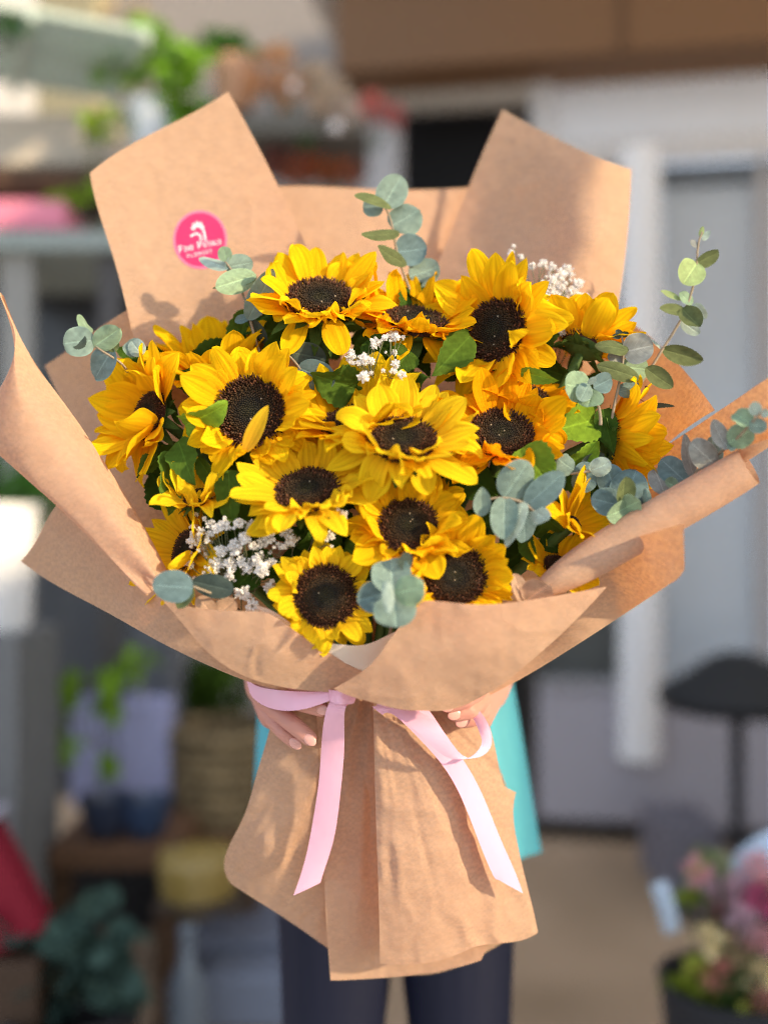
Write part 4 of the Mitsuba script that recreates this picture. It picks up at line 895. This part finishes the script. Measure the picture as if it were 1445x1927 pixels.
sprig('tall airy eucalyptus sprig rising above the right paper corner against the grey door', 1.04, [(1321, 436), (1314, 458), (1311, 495), (1298, 560), (1276, 610), (1247, 656), (1230, 684), (1203, 724), (1150, 800)],
      [(1318, 446, 1322, 426, 10, 'lime'), (1322, 452, 1334, 434, 12, 'pale'), (1312, 464, 1300, 452, 14, 'lilac', 20), (1309, 497, 1346, 474, 30, 'olive', 20, .01), (1312, 493, 1288, 531, 54, 'lime', 0, -.01), (1282, 564, 1241, 550, 15, 'lime', 20), (1304, 571, 1276, 553, 24, 'green', 15), (1306, 571, 1327, 600, 26, 'pale', 30), (1290, 584, 1237, 586, 27, 'olive', 15, -.01), (1283, 580, 1318, 618, 38, 'olive', 10, -.01, -.003), (1282, 604, 1312, 626, 24, 'pale', 20, .01, .002), (1245, 657, 1322, 678, 36, 'olive', 10, .01), (1245, 658, 1211, 621, 9, 'pale', 40, .01)], 5)
sprig('eucalyptus sprig with dull olive and lilac leaves at the right, above the far right sunflower', 1.005, [(1170, 632), (1172, 680), (1162, 735), (1150, 800)],
      [(1172, 662, 1228, 650, 58, 'lilac', 0, -.01), (1182, 660, 1127, 642, 32, 'olive', 15, -.01, -.003), (1170, 690, 1222, 694, 48, 'green', 0, .01, .003), (1202, 712, 1126, 686, 34, 'olive', 10, -.01, -.005), (1214, 692, 1260, 728, 36, 'olive', 0, .01), (1176, 672, 1142, 672, 28, 'lilac', 0, .0, .004), (1170, 634, 1160, 620, 12, 'dark'), (1170, 634, 1182, 622, 12, 'dark'), (1168, 634, 1152, 632, 11, 'dark'), (1162, 738, 1203, 728, 30, 'blue', 10, .01), (1188, 766, 1268, 757, 12, 'dark', 20, .0, .02)], 6)
sprig('round pale green eucalyptus rosette at the right, just left of the olive leaves', 0.965, [(1108, 730), (1118, 745), (1130, 800)],
      [(1112, 730, 1055, 724, 58, 'green', 0, -.005), (1108, 722, 1092, 752, 32, 'grey', 0, -.01, -.004), (1116, 732, 1104, 770, 50, 'green', 15, -.005), (1116, 730, 1150, 712, 40, 'blue', 0, .01, .004), (1106, 722, 1120, 712, 12, 'pale', 0, -.01, -.006)], 7)
sprig('large long leaved grey eucalyptus right of the middle, between the orange sunflowers', 0.925, [(918, 940), (950, 937), (990, 950), (1010, 968)],
      [(906, 972, 905, 916, 34, 'grey', 10), (948, 937, 994, 870, 66, 'grey', 0, -.01), (950, 935, 948, 1017, 52, 'grey', 0, -.015), (990, 952, 1060, 892, 54, 'blue', 0, -.015), (988, 944, 952, 1022, 34, 'pale', 20, -.02, -.003), (1002, 958, 1034, 986, 36, 'pale', 0, -.015), (985, 960, 990, 1022, 50, 'blue', 0, .01, .006), (955, 935, 985, 925, 44, 'grey', 0, .01, .006)], 8)
sprig('blue green eucalyptus rosette with one pale edge-on leaf at the bottom centre', 0.889, [(739, 1114), (740, 1122, .01), (732, 1200, .08)],
      [(739, 1118, 736, 1049, 76, 'grey', 0, .016, .004), (741, 1117, 797, 1106, 58, 'green', 0, -.012, -.004), (740, 1119, 746, 1180, 82, 'grey', 0, .002, .0), (740, 1113, 678, 1128, 64, 'blue', 0, .014, .010), (729, 1091, 732, 1156, 23, 'pale', 10, -.005, -.012), (748, 1056, 774, 1056, 36, 'dark', 0, .01, .01)], 9)
sprig('single blue eucalyptus leaf pair at the lower left inside the front paper', 0.915, [(364, 1104), (400, 1118, .02), (450, 1150, .07)],
      [(364, 1106, 287, 1102, 64, 'blue', 0, -.005), (362, 1106, 345, 1144, 34, 'olive', 30, .01), (440, 1112, 366, 1094, 46, 'dark', 0, .02, .01)], 10)
sprig('eucalyptus rosette of blue and pale green discs at the right, just above the rolled paper', 0.955, [(1172, 952), (1178, 960), (1190, 1010)],
      [(1174, 955, 1196, 886, 74, 'blue', 0, .005, .003), (1170, 952, 1112, 938, 54, 'blue', 0, .0, .001), (1172, 950, 1174, 896, 42, 'olive', 20, -.01, -.004), (1178, 956, 1142, 972, 44, 'green', 0, -.012, -.006), (1174, 957, 1208, 940, 44, 'green', 0, -.012, -.006), (1172, 956, 1192, 994, 62, 'grey', 0, .0, .004), (1160, 930, 1138, 878, 54, 'blue', 0, .01, .012), (1214, 918, 1221, 972, 18, 'grey', 30, -.01)], 11)
sprig('long eucalyptus sprig lying along the top of the rolled paper to the right edge', 0.972, [(1432, 776, -.075), (1410, 800, -.065), (1372, 838, -.035), (1310, 888), (1262, 938), (1150, 1050)],
      [(1306, 900, 1279, 818, 30, 'lilac', 15, 0, 0), (1348, 876, 1296, 832, 52, 'lilac', 0, -0.01, -0.022), (1350, 870, 1334, 826, 34, 'grey', 10, 0.01, -0.018), (1370, 846, 1334, 796, 34, 'lilac', 20, 0.01, -0.042), (1370, 834, 1418, 806, 46, 'green', 0, -0.01, -0.044), (1413, 800, 1382, 774, 36, 'green', 0, 0.01, -0.068), (1408, 800, 1442, 802, 28, 'grey', 10, 0, -0.068), (1425, 782, 1413, 756, 24, 'pale', 0, 0, -0.068), (1432, 784, 1446, 772, 16, 'pale', 0, 0, -0.068), (1376, 826, 1376, 850, 18, 'grey', 0, 0, -0.042), (1292, 908, 1244, 866, 56, 'blue', 0, 0.01, 0.004), (1250, 930, 1232, 880, 44, 'lilac', 10, 0.01, 0.002), (1276, 916, 1248, 908, 26, 'green', 20, 0, 0), (1264, 930, 1238, 946, 15, 'pale', 30, 0, 0)], 12)
sprig('dark blue eucalyptus leaves with one pale triangular leaf right of the bright green leaf', 0.965, [(1074, 892), (1112, 886), (1128, 884)],
      [(1080, 884, 1046, 866, 44, 'grey', 15), (1078, 888, 1118, 908, 60, 'blue', 0, .01, .004), (1110, 886, 1148, 872, 36, 'pale', 10, -.01, -.002), (1090, 880, 1128, 862, 40, 'dark', 0, .02, .01)], 13)
sprig('pair of pinkish tan eucalyptus leaves on the front rim at the lower right', 0.935, [(985, 1130), (990, 1132, .02), (990, 1160, .07)],
      [(985, 1134, 968, 1080, 34, 'tan', 20), (988, 1132, 1034, 1098, 60, 'tan', 0, -.01)], 14)
sprig('pair of tan eucalyptus leaves below the baby’s breath on the left front rim', 0.942, [(404, 1158), (412, 1160, .02), (440, 1190, .06)],
      [(402, 1160, 372, 1122, 34, 'tan', 15), (405, 1162, 442, 1130, 40, 'tan', 0, .01)], 15)

# ------------------------------------------------------------------ baby's breath
def blossom_mesh(seed):
    r = np.random.default_rng(seed); out = []
    for i in range(44):
        z = 1 - 2 * (i + 0.5) / 44 * 0.85; a = i * 2.4
        d = np.array([math.sqrt(max(0, 1 - z * z)) * math.cos(a), math.sqrt(max(0, 1 - z * z)) * math.sin(a), z]) + r.normal(0, 0.12, 3); d = unit(d)
        s = unit(np.cross(d, r.normal(size=3)))
        v, f, uv, t = blade(d * 0.25, unit(d + 0.35 * s), s, r.uniform(0.5, 0.85), r.uniform(0.5, 0.8), lambda t: (t + 0.1) ** 0.6 * (1.06 - t) ** 0.35, bend=r.uniform(0.2, 1.0), cup=0.3, wave=0.12, nl=4, nw=4, seed=int(r.integers(1 << 30)))
        out.append((v, f))
    return join(out)
BL = [shape(blossom_mesh(s), 'blossom', smooth=False) for s in range(4)]
def spray(label, pts, root, yoff, seed):
    k = thing('babys_breath', label, 'baby’s breath')
    r = np.random.default_rng(seed)
    hubs = [P(root[0] + r.uniform(-25, 25), root[1] + r.uniform(-25, 25), dome(*root) + yoff + 0.03) for _ in range(5)]
    R0 = P(root[0], root[1] + 60, dome(*root) + 0.06)
    tubes = [tube([h, 0.5 * (h + R0) + r.normal(0, .003, 3), R0], 0.0006, n=6, sides=5) for h in hubs]
    pts = list(pts)
    for px, py, s in list(pts):          # half open buds round the blossoms
        for _ in range(1):
            a, d = r.uniform(0, 6.28), r.uniform(9, 19)
            pts.append((px + d * math.cos(a), py + d * math.sin(a), r.uniform(4, 8)))
    for i, (px, py, s) in enumerate(pts):
        y = dome(px, py) + yoff + r.uniform(-0.008, 0.012)
        q = P(px, py, y)
        d = unit([r.normal(0, .4), -0.8, 0.5 + r.normal(0, .3)])
        m = T().translate(list(q)).rotate(list(unit(r.normal(size=3))), float(r.uniform(0, 360))).scale(float(s * 0.80 * K * y))
        part(k, 'blossom', BL[i % 4], None, to_world=m)
        h = hubs[int(np.argmin([np.linalg.norm(q - hh) for hh in hubs]))]
        tubes.append(tube([q, q + 0.4 * (h - q) + r.normal(0, 0.002, 3), h], 0.00035, 0.0005, n=6, sides=4))
    part(k, 'stem', join(tubes), 'plain', (0.16, 0.17, 0.09))
c6 = lambda l: [(270 + a / 3.211, 850 + b / 3.211, s) for a, b, s in l]
c5 = lambda l: [(800 + a * .3114, 430 + b * .3114, s) for a, b, s in l]
c4 = lambda l: [(450 + a * .3114, 430 + b * .3114, s) for a, b, s in l]
spray('big white spray of baby’s breath at the lower left of the bouquet', c6([(370, 405, 7), (318, 460, 8), (297, 492, 8), (310, 540, 20), (365, 565, 18), (335, 597, 6), (345, 485, 14), (400, 440, 14), (400, 500, 13), (440, 465, 13), (490, 445, 18), (490, 400, 6), (575, 435, 16), (650, 440, 14), (610, 520, 19), (560, 580, 20), (470, 597, 18), (395, 630, 15), (430, 660, 18), (455, 685, 19), (530, 675, 21), (520, 742, 16), (420, 715, 16), (590, 655, 15), (635, 690, 20), (690, 645, 15), (715, 710, 22), (765, 670, 15), (740, 690, 13), (270, 655, 20), (293, 790, 17), (415, 785, 20), (405, 855, 21), (455, 820, 12), (600, 855, 22), (755, 825, 16), (480, 920, 16), (655, 935, 19), (790, 580, 5), (712, 608, 5), (365, 732, 6), (205, 747, 5), (545, 545, 12), (660, 570, 14), (380, 535, 10)]), (455, 1110), -0.022, 201)
spray('small baby’s breath cluster between the three lower middle sunflowers', c6([(765, 520, 17), (720, 550, 16), (860, 490, 16), (885, 530, 20), (840, 575, 13), (1170, 370, 14), (1205, 385, 14), (1035, 450, 16), (1125, 515, 16), (765, 610, 6)]), (560, 1035), -0.005, 202)
spray('small baby’s breath cluster below the gap of the top two sunflowers', c4([(930, 630, 13), (945, 655, 12), (830, 690, 15), (815, 710, 11), (680, 780, 17), (750, 790, 16), (795, 800, 12), (750, 895, 17), (935, 752, 10), (945, 820, 13), (985, 885, 13), (870, 858, 6), (880, 660, 10), (720, 810, 8)]), (720, 720), -0.012, 203)
spray('white baby’s breath standing right of the upper right sunflower before the plain back panel', c5([(515, 143, 11), (580, 170, 9), (645, 226, 11), (715, 215, 15), (770, 235, 12), (815, 282, 20), (870, 260, 18), (765, 320, 17), (740, 345, 12), (820, 370, 18), (918, 335, 18), (885, 380, 16), (925, 400, 16), (765, 385, 15), (745, 425, 15), (795, 440, 17), (745, 470, 12), (885, 465, 15), (850, 330, 6), (785, 560, 17), (835, 570, 17), (830, 622, 13), (730, 290, 5), (850, 400, 12)]), (1045, 640), -0.012, 204)
def twig():
    y = 1.02
    k = thing('berry_twig', 'thin brown twig with tiny dark berries before the orange paper at the right', 'twig')
    pts = {'a': (1180, 800), 'b': (1200, 750), 'c': (1215, 737), 'd': (1216, 728), 'e': (1224, 760), 'f': (1205, 790), 'g': (1218, 785), 'h': (1222, 776)}
    part(k, 'stem', join([tube([P(*pts[i], y), P(*pts[j], y)], 0.0005, sides=5) for i, j in ('ab', 'bc', 'cd', 'be', 'af', 'fg', 'gh')]), 'plain', (0.16, 0.05, 0.03))
    for q in 'cdgh':
        m = trimesh.creation.icosphere(2, 0.0014); m.apply_translation(P(*pts[q], y - .0005)); part(k, 'berry', m, 'plain', (0.10, 0.05, 0.03))
twig()

# ------------------------------------------------------------------ ribbon
def strip(rows, n=40):
    a = np.array([[P(l, t, yl), 0.5 * (P(l, t, yl) + P(r, b, yr)), P(r, b, yr)] for l, t, yl, r, b, yr in rows])
    u = np.linspace(0, 1, len(a))
    b = make_interp_spline(u, a, k=min(3, len(a) - 1), axis=0)(np.linspace(0, 1, n))
    w = np.linspace(0, 1, 9)
    c = np.stack([b[:, 0] * (1 - s) + b[:, 2] * s + (b[:, 1] - 0.5 * (b[:, 0] + b[:, 2])) * 4 * s * (1 - s) + np.array([0, -0.0009, 0]) * math.sin(math.pi * s) for s in w], 1)
    return c.reshape(-1, 3), grid_faces(n, 9)
rb = thing('ribbon', 'pale pink satin ribbon tied round the neck of the bouquet with two long tails', 'ribbon')
part(rb, 'band', strip([(462, 1268, 1.06, 468, 1292, 1.055), (486, 1292, 1.025, 486, 1322, 1.02), (535, 1300, .984, 535, 1338, .978), (590, 1302, .974, 590, 1330, .970), (640, 1300, .976, 632, 1316, .972), (662, 1302, 0.992, 662, 1322, 0.99)]), 'satin')
part(rb, 'knot', strip([(618, 1298, .972, 622, 1322, .968), (632, 1300, .962, 630, 1324, .958), (646, 1302, .960, 644, 1326, .957), (660, 1306, .966, 656, 1326, .964), (672, 1308, .976, 666, 1324, .974)], 16), 'satin')
part(rb, 'tail', strip([(668, 1306, 0.994, 660, 1326, 0.99), (630, 1308, 0.978, 655, 1326, 0.975), (612, 1345, 0.978, 648, 1345, 0.976), (605, 1400, 1.005, 648, 1402, 1.004), (600, 1470, 1.022, 642, 1480, 1.020), (588, 1550, 1.034, 632, 1560, 1.032), (575, 1615, 1.042, 618, 1615, 1.040), (552, 1686, 1.045, 603, 1662, 1.044)]), 'satin')
part(rb, 'tail', strip([(712, 1322, 0.994, 700, 1338, 0.994), (790, 1322, 0.992, 740, 1345, 0.99), (830, 1370, .998, 790, 1392, .994), (868, 1425, 1.006, 832, 1440, 1.000), (905, 1490, 1.018, 868, 1502, 1.008), (938, 1570, 1.026, 900, 1582, 1.016), (962, 1625, 1.034, 924, 1640, 1.024), (984, 1682, 1.042, 934, 1654, 1.028)]), 'satin')
part(rb, 'loop', strip([(700, 1330, 0.992, 720, 1346, 0.990), (790, 1340, 0.980, 752, 1352, 0.978), (838, 1382, 0.972, 800, 1392, 0.970), (868, 1420, 0.984, 838, 1424, 0.980), (900, 1426, 0.990, 880, 1427, 0.986), (924, 1405, 0.998, 904, 1405, 0.994), (922, 1372, 0.996, 904, 1384, 0.996), (908, 1345, 1.004, 890, 1352, 1.006), (885, 1322, 1.012, 870, 1328, 1.014)]), 'satin')
# ------------------------------------------------------------------ the person who holds the bouquet
def ball(c, r, n=20):
    return m3.Manifold.sphere(float(r), n).translate([float(x) for x in c])
def bone(a, ra, b, rb):
    return m3.Manifold.batch_hull([ball(a, ra), ball(b, rb)])
def chain(js):
    out = [bone(js[i][0], js[i][1], js[i + 1][0], js[i + 1][1]) for i in range(len(js) - 1)]
    return m3.Manifold.batch_boolean(out, m3.OpType.Add)
def ell(c, r, n=28):
    return m3.Manifold.sphere(1.0, n).scale([float(x) for x in r]).translate([float(x) for x in c])
def add(*ms): return m3.Manifold.batch_boolean(list(ms), m3.OpType.Add)
def soft(man, edge, it=10):
    m = man.refine_to_length(edge).to_mesh()
    t = trimesh.Trimesh(np.asarray(m.vert_properties[:, :3]), np.asarray(m.tri_verts), process=True)
    trimesh.smoothing.filter_taubin(t, 0.5, 0.53, it)
    return t
V = lambda *a: np.array(a, float)

def person():
    k = thing('person', 'person in a turquoise top and navy trousers holding the bouquet in both hands', 'person')
    X, Y = 0.008, 1.40
    head = add(ell((X, Y - 0.01, 1.50), (0.074, 0.092, 0.098)), ell((X, Y - 0.045, 1.445), (0.052, 0.056, 0.058)), ell((X, Y - 0.106, 1.478), (0.012, 0.018, 0.016)),
               bone(V(X, Y - 0.092, 1.505), .010, V(X, Y - 0.110, 1.475), .012), ell((X, Y - 0.094, 1.438), (0.024, 0.012, 0.010)), ell((X - .077, Y, 1.485), (0.010, 0.020, 0.030)), ell((X + .077, Y, 1.485), (0.010, 0.020, 0.030)))
    neck = bone(V(X, Y + .01, 1.30), .058, V(X, Y, 1.45), .052)
    body = [head, neck]
    for s in (-1, 1):
        sh, el = V(X + s * .165, Y + .01, 1.285), V(X + s * .165, Y - .03, 1.10)
        wr = P(506, 1288, 1.15) if s < 0 else P(912, 1296, 1.14)
        body += [chain([(sh, .045), (el, .037), (wr, .026)])]
        pc = P(512, 1306, 1.085) if s < 0 else P(900, 1312, 1.07)
        body += [m3.Manifold.batch_hull([ball(wr, .024), ball(pc + V(0, 0, .03), .014), ball(pc + V(0, 0, -.022), .014)])]
    L = [[(490, 1262, 1.065), (520, 1275, 1.02), (560, 1290, .998), (596, 1300, .99)], [(492, 1288, 1.062), (524, 1304, 1.016), (566, 1322, .992), (604, 1334, .988)],
         [(496, 1314, 1.06), (520, 1336, 1.018), (552, 1364, .998), (581, 1389, .995)], [(499, 1336, 1.06), (515, 1356, 1.028), (535, 1380, 1.012), (554, 1396, 1.012)]]
    R = [[(905, 1262, 1.06), (890, 1280, 1.02), (868, 1290, 1.0), (838, 1300, .996)], [(906, 1288, 1.058), (894, 1304, 1.018), (874, 1318, 1.0), (846, 1328, .998)],
         [(908, 1312, 1.058), (898, 1326, 1.022), (882, 1338, 1.006), (858, 1344, 1.003)], [(909, 1332, 1.058), (902, 1344, 1.03), (890, 1354, 1.018), (872, 1358, 1.015)]]
    rad = [(.0098, .0092, .0084, .0074), (.0102, .0095, .0086, .0076), (.0098, .0092, .0084, .0074), (.0088, .0082, .0074, .0066)]
    for H in (L, R):
        for f, rr in zip(H, rad):
            body.append(chain([(P(*q), r) for q, r in zip(f, rr)]))
    for s, px in ((-1, 500), (1, 900)):
        body.append(chain([(P(px, 1306, 1.09), .013), (P(px + s * -25, 1262, 1.12), .011), (P(px + s * -60, 1240, 1.13), .009)]))
    body.append(m3.Manifold.batch_hull([ball(V(X - .13, Y, 1.27), .04), ball(V(X + .13, Y, 1.27), .04), ball(V(X, Y, 1.32), .05), ball(V(X - .09, Y, 1.05), .06), ball(V(X + .09, Y, 1.05), .06)]))
    body.append(m3.Manifold.batch_hull([ball(V(X - .09, Y, 1.05), .06), ball(V(X + .09, Y, 1.05), .06), ball(V(X - .06, Y, .86), .07), ball(V(X + .075, Y, .86), .07)]))
    for s in (-.075, .092):
        body.append(chain([(V(X + s * .85, Y + .01, .86), .07), (V(X + s, Y, .5), .045), (V(X + s * 1.05, Y + .01, .08), .03)]))
    part(k, 'body', soft(add(*body), 0.006, 10), 'skin')
    for f in L + R:
        t0, t1 = P(*f[2]), P(*f[3]); d = unit(t1 - t0); c = t1 + 0.002 * d + np.array([0, -.0068, 0.0008])
        v = trimesh.creation.icosphere(2, 1.0); q = np.asarray(v.vertices) * [.0068, .0014, .0048]
        w = unit(np.cross(d, [0, -1, 0])); nn = np.cross(w, d)
        part(k, 'fingernail', (c + q[:, :1] * d - q[:, 1:2] * nn + q[:, 2:] * w, np.asarray(v.faces)), 'gloss', (0.66, 0.34, 0.29))
    # eyes, hair
    for s in (-1, 1):
        part(k, 'eye', soft(ell((X + s * .030, Y - .088, 1.497), (.013, .010, .009)), .004, 2), 'gloss', (0.05, 0.03, 0.02))
    hair = add(ell((X, Y + .012, 1.515), (0.084, 0.098, 0.100)), ell((X, Y + .055, 1.44), (0.075, 0.055, 0.10))) - m3.Manifold.cube([.13, .12, .16], True).translate([X, Y - .11, 1.455])
    part(k, 'hair', soft(hair, 0.01, 6), 'plain', (0.045, 0.025, 0.015))
    # top: a shell with short sleeves and a flared hem
    secs = [(0.755, -.170, .190, .120), (0.80, -.172, .184, .120), (0.90, -.170, .172, .115), (1.0, -.165, .158, .108), (1.1, -.16, .155, .11), (1.2, -.175, .185, .115), (1.27, -.185, .195, .10), (1.315, -.12, .13, .075), (1.335, -.07, .08, .062)]
    g = np.linspace(0, 2 * np.pi, 73)
    rows = []
    for z, a, b, d in secs:
        cx, w = X + (a + b) / 2, (b - a) / 2
        rip = 1 + (0.034 * np.sin(g * 9 + z * 5) + 0.02 * np.sin(g * 17 - z * 9)) * np.clip((1.1 - z) / 0.3, 0, 1)
        rows.append(np.stack([cx + w * rip * np.sign(np.cos(g)) * np.abs(np.cos(g)) ** 0.85, Y + d * rip * np.sign(np.sin(g)) * np.abs(np.sin(g)) ** 0.85, np.full(73, z) + 0.012 * np.cos(g) * (z < .78)], -1))
    a = np.array(rows); u = np.linspace(0, 1, len(a))
    b = make_interp_spline(u, a, k=3, axis=0)(np.linspace(0, 1, 60))
    shell = (b.reshape(-1, 3), grid_faces(60, 73))
    sl = []
    for s in (-1, 1):
        sh, el = V(X + s * .160, Y + .01, 1.275), V(X + s * .168, Y - .02, 1.14)
        sl.append(tube([sh, 0.5 * (sh + el), el], .062, .055, sides=20))
    part(k, 'top', join([shell] + sl), 'plain', (0.085, 0.37, 0.45))
    navy = (0.004, 0.006, 0.022)
    legs = add(chain([(V(X - .062, Y + .01, .86), .095), (V(X - .075, Y, .50), .066), (V(X - .080, Y + .01, .07), .050)]), chain([(V(X + .078, Y + .01, .86), .095), (V(X + .092, Y, .50), .066), (V(X + .096, Y + .01, .07), .050)]))
    part(k, 'trousers', soft(legs, .012, 6), 'plain', navy)
    for s in (-.080, .096):
        part(k, 'shoe', soft(add(ell((X + s, Y - .05, .05), (.045, .12, .048)), ell((X + s, Y + .02, .06), (.04, .05, .055))) ^ m3.Manifold.cube([2, 4, 1], True).translate([0, 0, .505]), .01, 3), 'plain', (0.05, 0.05, 0.055))
person()

# the palette's colours for the look-ups above
PALETTE.append((0.0, 0.0, 0.0))
PAL.update({c: mi.Float([float(x[i]) for x in PALETTE]) for i, c in enumerate('rgb')})
dr.eval(PAL['r'], PAL['g'], PAL['b'])
